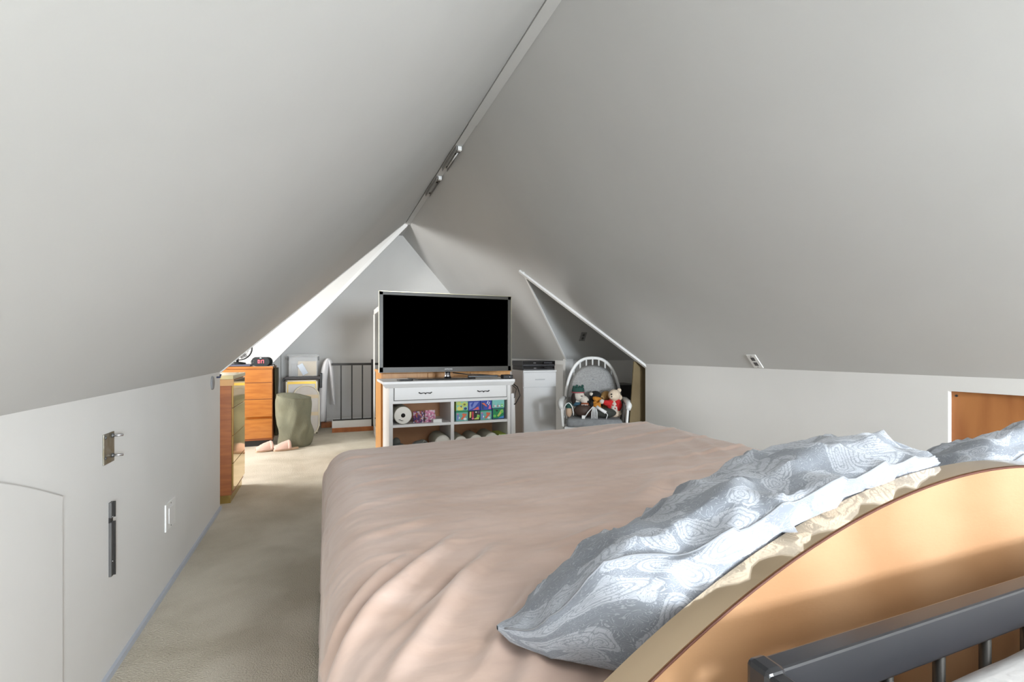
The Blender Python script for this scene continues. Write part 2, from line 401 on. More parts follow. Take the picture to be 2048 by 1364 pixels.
# fitted sheet: drape mapping with folds
def drape(x0, x1, y0, y1, top, r, drop, nx, ny, disp):
    hx, hy = (x1-x0)/2-r, (y1-y0)/2-r; cx, cy = (x0+x1)/2, (y0+y1)/2
    ex = r*math.pi/2+drop
    S = np.linspace(-hx-ex, hx+ex, nx); Tt = np.linspace(-hy-ex, hy+ex, ny)
    G = []
    for t in Tt:
        row = []
        for s in S:
            qx, qy = max(-hx, min(hx, s)), max(-hy, min(hy, t)); dx, dy = s-qx, t-qy
            Ln = math.hypot(dx, dy)
            if Ln < 1e-9: p = Vector((cx+qx, cy+qy, top)); n = Vector((0, 0, 1))
            else:
                ux, uy = dx/Ln, dy/Ln
                if abs(dx) > 1e-9 and abs(dy) > 1e-9: Ln = max(abs(dx), abs(dy), Ln*.8)
                if Ln < r*math.pi/2:
                    of = r*math.sin(Ln/r); dr = r*(1-math.cos(Ln/r)); n = Vector((ux*math.sin(Ln/r), uy*math.sin(Ln/r), math.cos(Ln/r)))
                else: of = r; dr = r+min(Ln-r*math.pi/2, drop); n = Vector((ux, uy, 0))
                p = Vector((cx+qx+ux*of, cy+qy+uy*of, top-dr))
            row.append(p+n*disp(p, n))
        G.append(row)
    return G
folds = []  # (p0, p1, width, amplitude)
rnd = random.Random(3)
for k, (q, hl, wd, am) in enumerate(((.02, .16, .016, .020), (.17, .24, .020, .026), (.30, .13, .013, .014), (.43, .22, .019, .024), (.62, .15, .015, .013), (.80, .20, .022, .018), (.98, .12, .014, .008))):
    cx_, cy_ = .065+.36*q, .99-.34*q+(-.03, .03)[k % 2]
    folds.append(((cx_+hl*(.62+.1*(k % 3)), cy_+hl*.75), (cx_-hl*.62, cy_-hl*(.75+.12*(k % 2))), wd, am))
for k in range(26):
    x, y = rnd.uniform(.1, 1.85), rnd.uniform(1.0, 2.45); a = rnd.uniform(-.35, .35); l_ = rnd.uniform(.08, .28)
    folds.append(((x-l_*math.cos(a), y-l_*math.sin(a)), (x+l_*math.cos(a), y+l_*math.sin(a)), rnd.uniform(.006, .013), rnd.uniform(.0015, .0045)))
for k in range(6):
    folds.append(((.3+.25*k, .9+.1*k), (.9+.2*k, 1.15+.22*k), .03, .006))
for k in range(7):
    folds.append(((1.2+.06*k, 2.2-.19*k), (1.98, 2.42-.22*k), .012, .009))
for k in range(5):
    folds.append(((.05, 1.2+.25*k), (.30, 1.3+.24*k), .02, .004))
def fold_h(p):
    h = 0
    for (a, b_, wd, am) in folds:
        dx, dy = b_[0]-a[0], b_[1]-a[1]; L2 = dx*dx+dy*dy
        t = ((p.x-a[0])*dx+(p.y-a[1])*dy)/L2
        if -.1 < t < 1.1:
            d = ((p.x-a[0])*dy-(p.y-a[1])*dx)/math.sqrt(L2)
            if abs(d) < wd*3:
                tp = max(0, math.sin(math.pi*min(1, max(0, t*.84+.08))))
                h += am*tp*(math.exp(-(d/wd)**2)-.4*math.exp(-((d-wd*1.4)/wd)**2))
    return h
def sheet_disp(p, n):
    h = fold_h(p) if n.z > .2 else 0
    h += .004*noise.noise(Vector((p.x*2.5, p.y*5, p.z*4)))+.0022*noise.noise(Vector((p.x*9, p.y*24, p.z*9)))+.0012*noise.noise(Vector((p.x*26, p.y*50, p.z*26)))
    if n.z < .3: h += .010*noise.noise(Vector((p.x*5, p.y*9, p.z*1.2)))+(.62-p.z)*.03
    if n.z > .5: h += -.012*math.cos((p.x-.98)*1.6)*0
    return h
G = drape(BX0, BX1, HY+.05, FT+.02, .648, .12, .50, 330, 380, sheet_disp)
for row in G:
    for p in row:
        f = max(0, (p.y-1.6)/.9)
        p.y += f*.10*(p.x-.9); p.z += f*.012*(p.x-.6)
        if p.z < .025: p.z = .025+.004*noise.noise(p*8)
        if p.y < HY+.05: p.y = HY+.05+.004*noise.noise(p*20)
one('fitted_sheet', MB().grid(G), SHEET, 'rumpled beige pink sheet pulled over the wide mattress down to the carpet', 'bedding', (.98, 1.5, 0), recalc=False)

# ------------------------------------------------------------------ pillows
def pillow(name, label, pts, m, seed, group):
    """pts: stations (x, y, z centre, half depth y, half height z, seam angle)"""
    N = 84; K = 72; rows = []; seam = []; o = Vector((pts[0][0], pts[0][1], pts[0][2]))
    arr = np.array(pts, float); tt = np.linspace(0, 1, len(pts))
    def cat(t):
        x = t*(len(pts)-1); i = min(int(x), len(pts)-2); f = x-i
        p0, p1, p2, p3 = arr[max(i-1, 0)], arr[i], arr[i+1], arr[min(i+2, len(pts)-1)]
        return .5*((2*p1)+(-p0+p2)*f+(2*p0-5*p1+4*p2-p3)*f*f+(-p0+3*p1-3*p2+p3)*f**3)
    for i in range(N):
        q = cat(i/(N-1)); row = []
        for j in range(K+1):
            a = 2*math.pi*j/K
            c, s_ = math.cos(a), math.sin(a)
            ry, rz = max(q[3], .002), max(q[4], .002)
            k = 1+.07*math.exp(-((a if a < math.pi else a-2*math.pi)/.16)**2)
            th = q[5]+a                              # a = 0 is the seam
            sn_, cs_ = math.sin(th), math.cos(th)
            dy, dz = math.copysign(abs(sn_)**.58, sn_)*ry*k, math.copysign(abs(cs_)**.66, cs_)*rz*k
            p = Vector((q[0], q[1]+dy, q[2]+dz)); rad = min(1, (ry+rz)/.2)
            v = Vector((p.x*6+seed, p.y*9, p.z*9))
            h = .024*noise.noise(v)+.020*(1-abs(noise.noise(v*1.6))*2)**3*.8+.006*noise.noise(v*4)
            # pulls that start at the seam
            aa = a if a < math.pi else a-2*math.pi
            h -= .011*math.exp(-(aa/.9)**2)*(.5+.5*math.sin(p.x*62+3*noise.noise(v)+aa*2.5))
            nn = Vector((0, math.sin(th)/ry, math.cos(th)/rz)).normalized()
            p += nn*h*rad
            p.z -= (.50 if seed > 4 else .55-.45*min(1, max(0, (p.x-.5)/.35)))*max(0, p.y-.56)*rad
            if p.z < arch(p.x)+.006: p.y = max(p.y, .476)
            else: p.y = max(p.y, .452)
            if p.z < .668 and 0 < i: p.z = max(p.z, .664)
            row.append(p)
        rows.append(row); seam.append(row[0])
    mb = MB().grid(rows)
    root = thing(name, label, 'pillow', o, group)
    b = mb.build('pillow_case', m, root, recalc=False)
    uv = b.data.uv_layers.new(name='UVMap'); vi = [0]*len(b.data.loops); b.data.loops.foreach_get('vertex_index', vi)
    for li, v in enumerate(vi):
        i, j = divmod(v, K+1); q = cat(i/(N-1))
        uv.data[li].uv = (q[0]*1.0+seed, (j/K if j <= K else 0)*1.1)
    MB().tube([p+Vector((0, 0, .0005)) for p in seam[2:-1]], .0015, 6).build('seam', PIPE, root)
    return root
E_ = EYE
pillow('pillow', 'paisley pillow with its pointed corner out on the beige sheet, against the headboard',
       [(.245, .69, .680, .003, .003, -.7), (.285, .68, .690, .05, .024, -.7), (.33, .66, .722, .085, .058, -.7), (.39, .645, .745, .125, .088, -.7), (.46, .620, .757, .15, .100, -.7), (.57, .610, .780, .162, .115, -.7),
        (.65, .607, .788, .162, .127, -.7), (.81, .607, .800, .162, .138, -.7), (.93, .605, .806, .157, .138, -.7), (.985, .625, .805, .13, .118, -.7), (1.02, .625, .83, .09, .09, -.7), (1.032, .625, .85, .003, .003, -.7)],
       PAIS, 1.3, 'paisley pillows')
pillow('pillow', 'paisley pillow in front of the plywood hatch, rising behind the arch of the headboard',
       [(1.05, .62, .85, .003, .003, -.7), (1.09, .63, .81, .08, .07, -.7), (1.16, .64, .79, .13, .090, -.7), (1.30, .64, .79, .155, .125, -.7), (1.45, .64, .80, .155, .140, -.6), (1.60, .65, .80, .15, .140, -.5), (1.75, .66, .78, .14, .12, -.5), (1.84, .67, .74, .10, .08, -.5), (1.87, .68, .72, .003, .003, -.5)],
       PAIS, 5.1, 'paisley pillows')

# ------------------------------------------------------------------ metal bed frame behind the headboard, with its bedding
mf = thing('metal_bed', 'dark grey metal bed end with black uprights, close behind the wooden headboard', 'bed', (1.0, .33, 0))
MB().box(.390, 1.98, .330, .352, .750, .799).build('top_rail', CHARM, mf, bevel=.003)
MB().box(.384, .402, -1.5, .335, .756, .798).build('side_rail', CHARM, mf, bevel=.003)
MB().box(.382, .406, .326, .354, 0, .802).build('post', CHARM, mf, bevel=.006)
MB().box(1.975, 2.015, .326, .358, 0, .802).build('post', CHARM, mf, bevel=.006)
MB().box(.395, 1.98, .330, .350, .30, .33).build('lower_rail', CHARM, mf, bevel=.002)
for k in range(17):
    x = .476+.093*k
    if x < 1.96: MB().tube([(x, .338, .33), (x, .338, .748)], .0062, 8).build('upright', BLACKM, mf)
G = drape(.42, 1.95, -1.45, .322, .757, .035, .32, 60, 60, lambda p, n: .007*noise.noise(p*5)+.003*noise.noise(p*14))
one('white_duvet', MB().grid(G), WCLOTH, 'white bedding against the black uprights of the metal bed end', 'bedding', (1.2, -.5, .4), recalc=False)

# ------------------------------------------------------------------ hardware on the left knee wall
mp = thing('steel_plate', 'small galvanized steel plate with two bolts on the white knee wall', 'plate', P(218, 898, 'x', LX))
a = P(205, 870, 'x', LX); b_ = P(226, 930, 'x', LX)
ztop, zbot = P(205, 870, 'x', LX).z, P(205, 932, 'x', LX).z
MB().box(LX, LX+.004, a.y, b_.y, zbot, ztop).build('plate', STEEL, mp, bevel=.001)
for z in (ztop-.012, zbot+.022):
    MB().tube([(LX, b_.y-.02, z), (LX+.035, b_.y-.02, z)], .004, 8).build('bolt', CHROME, mp)
    MB().lathe([(.008, 0), (.008, .005)], c=(LX+.004, b_.y-.02, z), axis='x', n=6).build('nut', DKSTEEL, mp)
    MB().lathe([(.006, 0), (.004, .003)], c=(LX+.004, a.y+.012, z), axis='x', n=8).build('screw', DKSTEEL, mp)
ch = thing('metal_channel', 'long dark grey metal strip with a break, upright on the white knee wall', 'bracket', P(222, 1080, 'x', LX))
a = P(217, 1006, 'x', LX); b_ = P(228, 1006, 'x', LX); z1, z2 = a.z, P(217, 1155, 'x', LX).z; zm = P(217, 1040, 'x', LX).z
y0, y1 = a.y, a.y+.022
for (za, zb_) in ((z1, zm+.004), (zm-.010, z2)):
    MB().box(LX, LX+.008, y0, y1, zb_, za).build('strip', DKSTEEL, ch, bevel=.001)
    MB().box(LX, LX+.013, y1-.003, y1, zb_, za).build('lip', BLACKM, ch)
MB().box(LX, LX+.005, y0, y1, zm-.012, zm+.006).build('latch', BLACKP, ch)
for z in (z1-.05, z2+.05): MB().lathe([(.004, 0), (.003, .002)], c=(LX+.008, y0+.01, z), axis='x', n=8).build('screw', CHROME, ch)
def outlet(name, label, c, ux, uy, n, w_, h_, rocker=True, m=WHITE2):
    """plate at c, axes ux (width), uy (height), normal n"""
    c, ux, uy, n = Vector(c), Vector(ux).normalized(), Vector(uy).normalized(), Vector(n).normalized()
    root = thing(name, label, 'outlet', c)
    def q(a, b2, s0, s1, t0, t1, nm, mm, bev=.001):
        MB().slab([c+ux*a0+uy*b0+n*t0 for a0, b0 in ((a-s0, b2-s1), (a+s0, b2-s1), (a+s0, b2+s1), (a-s0, b2+s1))], n*(t1-t0)).build(nm, mm, root, bevel=bev)
    q(0, 0, w_/2, h_/2, 0, .006, 'cover_plate', m)
    if rocker: q(0, 0, w_*.24, h_*.29, .006, .009, 'socket_insert', WHITE)
    else:
        for s in (-1, 1): q(0, s*h_*.19, w_*.2, h_*.13, .006, .008, 'socket_face', TOTE)
    q(0, h_*.42, .003, .003, .006, .007, 'screw', DKSTEEL, 0)
    q(0, -h_*.42, .003, .003, .006, .007, 'screw', DKSTEEL, 0)
    return root
ca = P(339, 1028, 'x', LX)
outlet('wall_outlet', 'white outlet plate low on the knee wall above the carpet edge', ca, (0, 1, 0), (0, 0, 1), (1, 0, 0), P(348, 1000, 'x', LX).y-P(329, 1000, 'x', LX).y, .125)
# on the slopes
def on_right_slope(u, v):
    a = (u-1024)/F; b2 = (v-VH)/F; d = Vector((math.sin(YAW)+math.cos(YAW)*a, math.cos(YAW)-math.sin(YAW)*a, -b2)); o = Vector((0, 0, EYE))
    p0 = Vector((AX, 0, AZ)); return o+d*((p0-o).dot(nR)/d.dot(nR))
c = on_right_slope(1510, 722)
sl = Vector((RX-AX, 0, RZ-AZ)).normalized()
outlet('slope_outlet', 'blank white plate at the foot of the bare slope above the knee wall', c, (0, 1, 0), -sl, nR, .075, .118, rocker=False, m=WHITE2)
# alcove outlet on the far slope of the alcove
va, vb = Vector((RO-VX, 0, 0)).normalized(), Vector((0, RF-VY, RZ-VZ)).normalized()
nA = Vector((0, -(VZ-RZ), -(RF-VY))).normalized()
a = (1166-1024)/F; b2 = (673-VH)/F; d = Vector((math.sin(YAW)+math.cos(YAW)*a, math.cos(YAW)-math.sin(YAW)*a, -b2)); o_ = Vector((0, 0, EYE))
c = o_+d*((Vector((VX, VY, VZ))-o_).dot(nA)/d.dot(nA))
outlet('alcove_outlet', 'grey outlet on the shaded slope above the rocking chair', c, (1, 0, 0), -vb, nA, .075, .12, rocker=False, m=mat('grey_plastic', (150, 150, 150), .5))
rc = thing('round_cap', 'round grey cover on the end of the knee wall by the brown chest', 'cover', P(424, 766, 'x', LX))
c = P(424, 766, 'x', LX)
MB().lathe([(.045, 0), (.042, .008), (.02, .010)], c=c, axis='x', n=24).build('cap', mat('grey_cap', (140, 140, 142), .5), rc)
one('hook', MB().tube([c+Vector((0, .14, .03)), c+Vector((.02, .14, .03)), c+Vector((.025, .14, .05))], .006, 8), mat('navy_plastic', (40, 50, 84), .4), 'tiny dark blue hook at the top end of the knee wall', 'hook', c+Vector((0, .14, .03)))
# brackets along the ridge board
def bracket(y0, y1, label, rod):
    t = thing('ridge_bracket', label, 'bracket', (AX, (y0+y1)/2, rz_-.03), 'steel brackets along the ridge')
    g = MB().box(AX-.026, AX-.022, y0, y1, rz_-.05, rz_-.012).box(AX+.022, AX+.026, y0, y1, rz_-.05, rz_-.012).box(AX-.026, AX+.026, y0, y1, rz_-.016, rz_-.012)
    g.build('channel', mat('grey_primer', (168, 168, 166), .6), t)
    for y in (y0+.05, y0+.3*(y1-y0), y1-.05): MB().lathe([(.009, 0), (.009, -.008)], c=(AX+.012, y, rz_-.018), axis='z', n=10).build('bolt', BLACKP, t)
    if rod: MB().tube([(AX+.012, y0+.09, rz_-.035), (AX+.012, y1-.07, rz_-.035)], .006, 8).build('rod', TRIM, t)
    MB().box(AX-.01, AX+.022, y0, y0+.03, rz_-.05, rz_-.016).build('end_plate', TRIM, t)
bracket(4.08, 4.62, 'nearer steel channel with white rod fixed under the ridge board', True)
bracket(4.85, 5.45, 'farther steel channel with black bolts fixed under the ridge board', False)

# ------------------------------------------------------------------ chest by the end of the left wall
CX = -.616
ch1 = thing('chest_of_drawers', 'tall cherry brown chest with gold mirror front, past the end of the knee wall', 'chest', (-.85, 4.22, 0))
MB().box(-1.08, CX-.012, 3.96, 4.50, .06, .895).build('body', CHERRY, ch1, bevel=.002)
tag(MB().box(-1.09, CX+.002, 3.945, 4.51, .895, .925).build('top', mat('cream_gold_top', (222, 206, 158), .2, metal=.5), ch1, bevel=.003), 'cream gold top')
for k in range(4):
    z0 = .09+.2*k
    MB().box(CX-.012, CX, 3.965, 4.495, z0, z0+.197).build('drawer_front', GOLD, ch1, bevel=.002)
MB().box(-1.05, CX-.02, 3.975, 4.48, 0, .06).build('plinth', GOLDEDGE, ch1)
MB().box(-1.08, CX+.003, 3.955, 3.965, .85, .895).build('edge_band', mat('tan_wood', (196, 150, 96), .4), ch1)

# dresser facing the room at the dormer
DX1 = -.565
d2 = thing('dresser', 'glossy orange wood dresser with drawers, carrying the alarm clock', 'dresser', (-1.05, 6.45, 0))
MB().box(-1.55, DX1, 6.205, 6.66, .07, .905).build('body', CHERRY, d2, bevel=.002)
MB().box(-1.56, DX1+.004, 6.19, 6.67, .895, .922).build('top', OAK, d2, bevel=.002)
zz = [.09, .335, .545, .735, .893]
for k in range(4):
    dr = MB().box(-1.545, DX1-.004, 6.188, 6.205, zz[k]+.004, zz[k+1]-.004).build('drawer', OAK, d2, bevel=.002)
MB().box(-1.545, DX1-.004, 6.183, 6.190, .318, .350).build('mirror_band', GOLD, d2, bevel=.002)
MB().box(-1.54, DX1-.03, 6.24, 6.64, 0, .07).build('plinth', BLACKP, d2)
# alarm clock
ac = thing('alarm_clock', 'black oval alarm clock with red digits, on the orange dresser', 'clock', (-.68, 6.24, .922), rot=-.42, local=True)
pr = []
for k in range(32):
    a = 2*math.pi*k/32; cx_ = .055*(1 if math.cos(a) > 0 else -1)
    pr.append((cx_+.055*math.cos(a), -.03, .055+.053*math.sin(a)))
MB().slab(pr, (0, .07, 0)).build('case', mat('clock_plastic', (22, 27, 30), .6, spec=.2), ac, bevel=.006)
RED = mat('red_digits', (255, 60, 70), .5, emit=2.2)
def digit(ch_, x0, m, w_=.020, h_=.036, z0=.038, y=-.0315):
    seg = {'0': 'abcdef', '1': 'bc', '7': 'abc', '6': 'acdefg'}[ch_]; e2 = .0042; s = MB()
    S_ = {'a': (0, w_, h_-e2, h_), 'g': (0, w_, h_/2-e2/2, h_/2+e2/2), 'd': (0, w_, 0, e2), 'f': (0, e2, h_/2, h_), 'e': (0, e2, 0, h_/2), 'b': (w_-e2, w_, h_/2, h_), 'c': (w_-e2, w_, 0, h_/2)}
    for q in seg: a0, a1, b0, b1 = S_[q]; s.box(x0+a0, x0+a1, y, y+.001, z0+b0, z0+b1)
    s.build('digit', m, ac)
for ch_, x in (('0', -.030), ('1', -.008), ('7', .020)): digit(ch_, x, RED)
tag(MB().box(-.008, .012, -.032, -.030, .094, .099).build('badge', WHITE2, ac), 'small white badge')
for x in (-.075, -.082): MB().lathe([(.006, 0), (.005, .003)], c=(x, -.033, .055+(x+.078)*3), axis='y', n=10).build('button', TOTE, ac)
MB().tube([(-.10, .02, .05), (-.14, .03, .07), (-.18, .08, .05), (-.19, .12, .0)], .003, 6).build('cord', BLACKP, ac)
# fan on a box
bx = one('carton', MB().box(-1.12, -.80, 6.24, 6.56, .925, .945), mat('blue_grey_card', (84, 84, 100), .6), 'flat dark blue box under the fan on the orange dresser', 'box', (-.95, 6.4, .925), bevel=.003)
fn = thing('desk_fan', 'black desk fan standing on the orange dresser behind the clock', 'fan', (-.95, 6.35, .945))
fc = Vector((-.93, 6.34, 1.13))
MB().lathe([(.09, 0), (.085, .02), (.03, .03)], c=(-.95, 6.38, .945), n=24).build('base', BLACKP, fn)
MB().tube([(-.95, 6.38, .96), (-.95, 6.38, 1.13)], .014).build('stem', BLACKP, fn)
for k, (rr, dy) in enumerate(((.135, 0), (.105, -.022), (.07, -.03), (.035, -.034), (.135, .045))):
    MB().tube([fc+Vector((rr*math.cos(t*math.pi/16), dy-.02, rr*math.sin(t*math.pi/16))) for t in range(32)], .006 if k in (0, 4) else .002, 6, closed=True).build('cage_ring', BLACKP, fn)
g = MB()
for k in range(20):
    a = math.pi*k/10; g.tube([fc+Vector((.135*math.cos(a), -.02, .135*math.sin(a))), fc+Vector((.07*math.cos(a), -.048, .07*math.sin(a))), fc+Vector((0, -.055, 0))], .0015, 4)
g.build('cage_wires', BLACKP, fn)
for k in range(4):
    a = math.pi/2*k+.4; u_ = Vector((math.cos(a), 0, math.sin(a))); v_ = Vector((-math.sin(a), 0, math.cos(a)))
    MB().slab([fc+u_*.02, fc+u_*.12-v_*.03+Vector((0, .01, 0)), fc+u_*.12+v_*.05+Vector((0, -.01, 0)), fc+u_*.03+v_*.03], (0, .002, 0)).build('blade', DKSTEEL, fn)
MB().lathe([(.025, -.03), (.035, .0), (.04, .05), (.02, .07)], c=fc, axis='y', n=16).build('motor', BLACKP, fn)
# dark garment bag against the side of the dresser
G = []
for i in range(24):
    z = .10+.80*i/23; wd = .13 if z > .5 else .06+.09*(z-.1)/.4
    row = []
    for j in range(20):
        a = 2*math.pi*j/19
        row.append(Vector((DX1+.026+.020*math.cos(a)*(1+.3*noise.noise(Vector((z*7, a, 0)))), 6.36+wd*math.sin(a)+.02*noise.noise(Vector((z*5, a, 3))), z)))
    G.append(row)
gb = thing('hanging_bag', 'dark olive bag hanging down the side of the orange dresser', 'bag', (DX1+.026, 6.36, .10))
MB().grid(G).build('cloth', DKOLIVE, gb, recalc=False)
MB().tube([(DX1+.026, 6.30, .88), (DX1+.01, 6.32, .94), (DX1-.03, 6.34, .932)], .006, 6).build('strap', DKOLIVE, gb)
MB().tube([(DX1+.05, 6.27, .55), (DX1+.055, 6.25, .44), (DX1+.05, 6.28, .32)], .008, 6).build('tie', mat('tan_strap', (178, 158, 96), .6), gb)

# olive canvas bag
c0 = Vector((-.33, 6.10, 0)); G = []
for i in range(44):
    t = i/43; z = .58*min(1, t/.86) if t < .86 else .58
    rr = .178
    if t > .86: rr = .178*(1-((t-.86)/.14))*1.0; z = .58+.028*math.sin((t-.86)/.14*math.pi/2)
    elif t < .05: rr = .165+.26*t
    row = []
    for j in range(65):
        a = 2*math.pi*j/64; q = Vector((math.cos(a)*2.2, math.sin(a)*2.2, z*5))
        h = .020*noise.noise(q)+.016*(1-2*abs(noise.noise(q*.8+Vector((4, 1, 2)))))*math.sin(z*5.4)
        h += .010*math.sin(a*3+z*14)*math.exp(-((z-.3)/.3)**2)
        h *= 1.05; r2 = max(rr+h*(rr/.178), .0)
        row.append(Vector((c0.x+r2*math.cos(a)*1.0+.012*math.sin(z*9), c0.y+r2*math.sin(a)*.85, z+.03*math.cos(a-2.6)*(rr/.178)*(z/.58))))
    G.append(row)
gb = thing('canvas_bag', 'drum-shaped olive canvas bag standing on the carpet beside the dresser', 'bag', tuple(c0))
MB().grid(G).build('cloth', OLIVE, gb, recalc=False)
MB().tube([G[37][j]+Vector((0, 0, 0)) for j in range(64)], .004, 6, closed=True).build('rim_piping', OLIVE, gb)
# slippers
def slipper(label, loc, rot):
    t = thing('slipper', label, 'slipper', loc, 'pair of pink slippers', rot, local=True)
    outl = []
    for k in range(36):
        a = 2*math.pi*k/36; w_ = .045+.008*math.cos(a-.0); outl.append((.13*math.cos(a), w_*math.sin(a), 0))
    MB().slab(outl, (0, 0, .022)).build('sole', SOLE, t, bevel=.006)
    g = []
    for i in range(14):
        f = i/13; x = .125-.15*f; row = []
        for j in range(17):
            a = math.pi*j/16; wd = .052*math.sqrt(max(.02, 1-((x-.01)/.125)**2))*1.05; hh = (.03+.055*math.sin(f*1.45))
            q = Vector((x, wd*math.cos(a), .016+hh*math.sin(a))); q += Vector((0, 0, .004*noise.noise(q*60))); row.append(q)
        g.append(row)
    MB().grid(g).build('upper', PINKF, t, solid=.012, recalc=False)
    MB().tube([(-.025+.0*j, .052*math.cos(math.pi*j/12), .022+.070*math.sin(math.pi*j/12)) for j in range(13)], .02, 8).build('cuff', PINKF, t)
slipper('pale pink fleece slipper on the carpet, nearer the glossy dresser', (-.58, 5.90, 0), R(200))
slipper('pale pink fleece slipper on the carpet, overlapping its mate toward the olive bag', (-.40, 5.88, 0), R(196))

# ------------------------------------------------------------------ totes and frames near the far wall
tt_ = thing('storage_tote', 'grey storage tote with black lid, behind the gold-edged frame', 'storage box', (-.27, 7.16, 0))
MB().slab([(-.45, 6.98, 0), (-.09, 6.98, 0), (-.09, 7.34, 0), (-.45, 7.34, 0)], (0, 0, .72)).build('tub', mat('brown_grey_tub', (150, 126, 108), .6), tt_, bevel=.015)
MB().box(-.495, -.055, 6.955, 7.37, .72, .758).build('lid', TOTE, tt_, bevel=.01)
MB().box(-.066, -.035, 7.0, 7.1, .60, .80).build('latch', BLACKP, tt_, bevel=.006)
MB().box(-.515, -.49, 6.96, 7.1, .70, .74).build('latch', BLACKP, tt_, bevel=.006)
cb = thing('clear_bin', 'clear plastic bin full of folders on top of the grey tote', 'storage box', (-.265, 7.16, .758))
g = MB(); tp, bt = .20, .18
x0, x1, y0, y1, z0, z1 = -.445, -.095, 7.0, 7.32, .760, 1.02
g.box(x0, x1, y0, y0+.004, z0, z1).box(x0, x1, y1-.004, y1, z0, z1).box(x0, x0+.004, y0, y1, z0, z1).box(x1-.004, x1, y0, y1, z0, z1).box(x0, x1, y0, y1, z0, z0+.004)
g.build('tub', CLEAR, cb)
MB().box(x0-.02, x1+.02, y0-.02, y1+.02, z1, z1+.022).box(x0-.01, x1+.01, y0-.01, y1+.01, z1+.022, z1+.035).build('lid', CLEAR, cb, bevel=.004)
for x in (x0-.022, x1+.008): MB().box(x, x+.014, y0+.1, y0+.2, z1-.05, z1+.01).build('latch', DKSTEEL, cb, bevel=.003)
for k in range(5):
    one('folder', MB().box(x0+.11, x1-.012, y0+.03+.05*k, y0+.06+.05*k, z0+.006, z0+.20-.012*(k % 3)), MANILA, ['manila folder at the front of the clear bin', 'manila folder second from the front in the clear bin', 'manila folder in the middle of the clear bin', 'manila folder second from the back in the clear bin', 'manila folder at the back of the clear bin'][k], 'folder', (x0+.2, y0+.05*k, z0+.006), 'folders in the clear bin')
one('binder', MB().box(x0+.03, x0+.095, y0+.03, y0+.28, z0+.006, z0+.17), mat('grey_binder', (110, 116, 120), .6), 'dark grey binder standing inside the clear bin', 'binder', (x0+.06, y0+.1, z0+.006), bevel=.003)
ce = Vector((x0+.17, y0-.003, z0+.095)); u_ = Vector((math.cos(R(-62)), 0, math.sin(R(-62)))); v_ = Vector((-u_.z, 0, u_.x))
one('paper_slip', MB().slab([ce-u_*.075-v_*.035, ce+u_*.075-v_*.035, ce+u_*.075+v_*.035, ce-u_*.075+v_*.035], (0, .002, 0)), BLUEP, 'pale blue paper slip tilted on the front of the clear bin', 'paper', tuple(ce))
# gold-edged white frame standing in front of the tote
fr = thing('framed_panel', 'white panel in a cream and gold frame in front of the grey tote', 'frame', (-.28, 6.92, 0))
X0, X1, Z1 = -.475, -.09, .715
MB().box(X0+.015, X1-.015, 6.915, 6.925, .02, Z1-.015).build('panel', WHITE, fr)
MB().box(X0, X0+.02, 6.90, 6.935, 0, Z1).box(X1-.02, X1, 6.90, 6.935, 0, Z1).box(X0, X1, 6.90, 6.935, Z1-.018, Z1).box(X0, X1, 6.90, 6.935, 0, .02).build('frame', CREAM, fr, bevel=.002)
tag(MB().box(X0+.02, X1-.02, 6.905, 6.925, Z1-.05, Z1-.018).build('gold_band', mat('gold_paint', (206, 172, 78), .35, metal=.6), fr), 'gold band')
for x_ in (X0+.02, X1-.028): MB().box(x_, x_+.008, 6.905, 6.925, .02, Z1-.05).build('gold_line', mat('gold_line_paint', (206, 172, 78), .35, metal=.6), fr)
# rounded tray leaning on it
ot = thing('oval_tray', 'pale oval tray with cream rim leaning against the white framed panel', 'tray', (-.23, 6.75, 0))
cx_, w2, h2, r2 = -.228, .157, .325, .15
def lean(x, z, off=0): return Vector((x, 6.70+off+.17*z/.65, z))
ring = []
for qx, qz, a0 in ((cx_+w2-r2, 2*h2-r2-.005, 0), (cx_-w2+r2, 2*h2-r2-.005, 90), (cx_-w2+r2, r2+.006, 180), (cx_+w2-r2, r2+.006, 270)):
    for k in range(9):
        a = R(a0+90*k/8); ring.append((qx+r2*math.cos(a), qz+r2*math.sin(a)))
MB().tube([lean(x, z) for x, z in ring], .009, 8, closed=True).build('rim', CREAM, ot)
MB().slab([lean(x, z, .004) for x, z in ring], (0, .004, 0)).build('tray_base', mat('pale_tray', (214, 210, 206), .4, rgb2=(206, 198, 188), vscale=5), ot)
for z in (.26, .48): MB().slab([lean(cx_-w2+.01, z, .001), lean(cx_+w2-.01, z, .001), lean(cx_+w2-.01, z+.045, .001), lean(cx_-w2+.01, z+.045, .001)], (0, .003, 0)).build('band', mat('beige_band', (222, 204, 172), .5), ot)

# ------------------------------------------------------------------ stair railing
rl = thing('stair_railing', 'black metal stair railing with slim balusters on a white curb', 'railing', (.4, 6.92, 0))
tag(MB().box(.60, .665, 6.89, 6.955, .06, .985).build('newel_post', BLACKM, rl, bevel=.004), 'thick black post')
MB().box(.10, .60, 6.905, 6.945, .905, .935).build('top_rail', BLACKM, rl, bevel=.002)
MB().box(.10, .60, 6.915, 6.935, .155, .172).build('bottom_rail', BLACKM, rl, bevel=.001)
for x in (.205, .345, .483): MB().box(x-.008, x+.008, 6.917, 6.933, .172, .905).build('baluster', BLACKM, rl)
MB().box(.085, .10, 6.915, 7.50, .905, .930).build('side_rail', BLACKM, rl, bevel=.002)
MB().box(-.005, .02, 7.46, 7.485, .02, .93).build('far_post', BLACKM, rl)
MB().box(-.0, .10, 7.465, 7.48, .905, .930).build('side_rail', BLACKM, rl)
MB().box(.09, .67, 6.90, 6.95, .06, .155).build('curb', TRIM, rl)
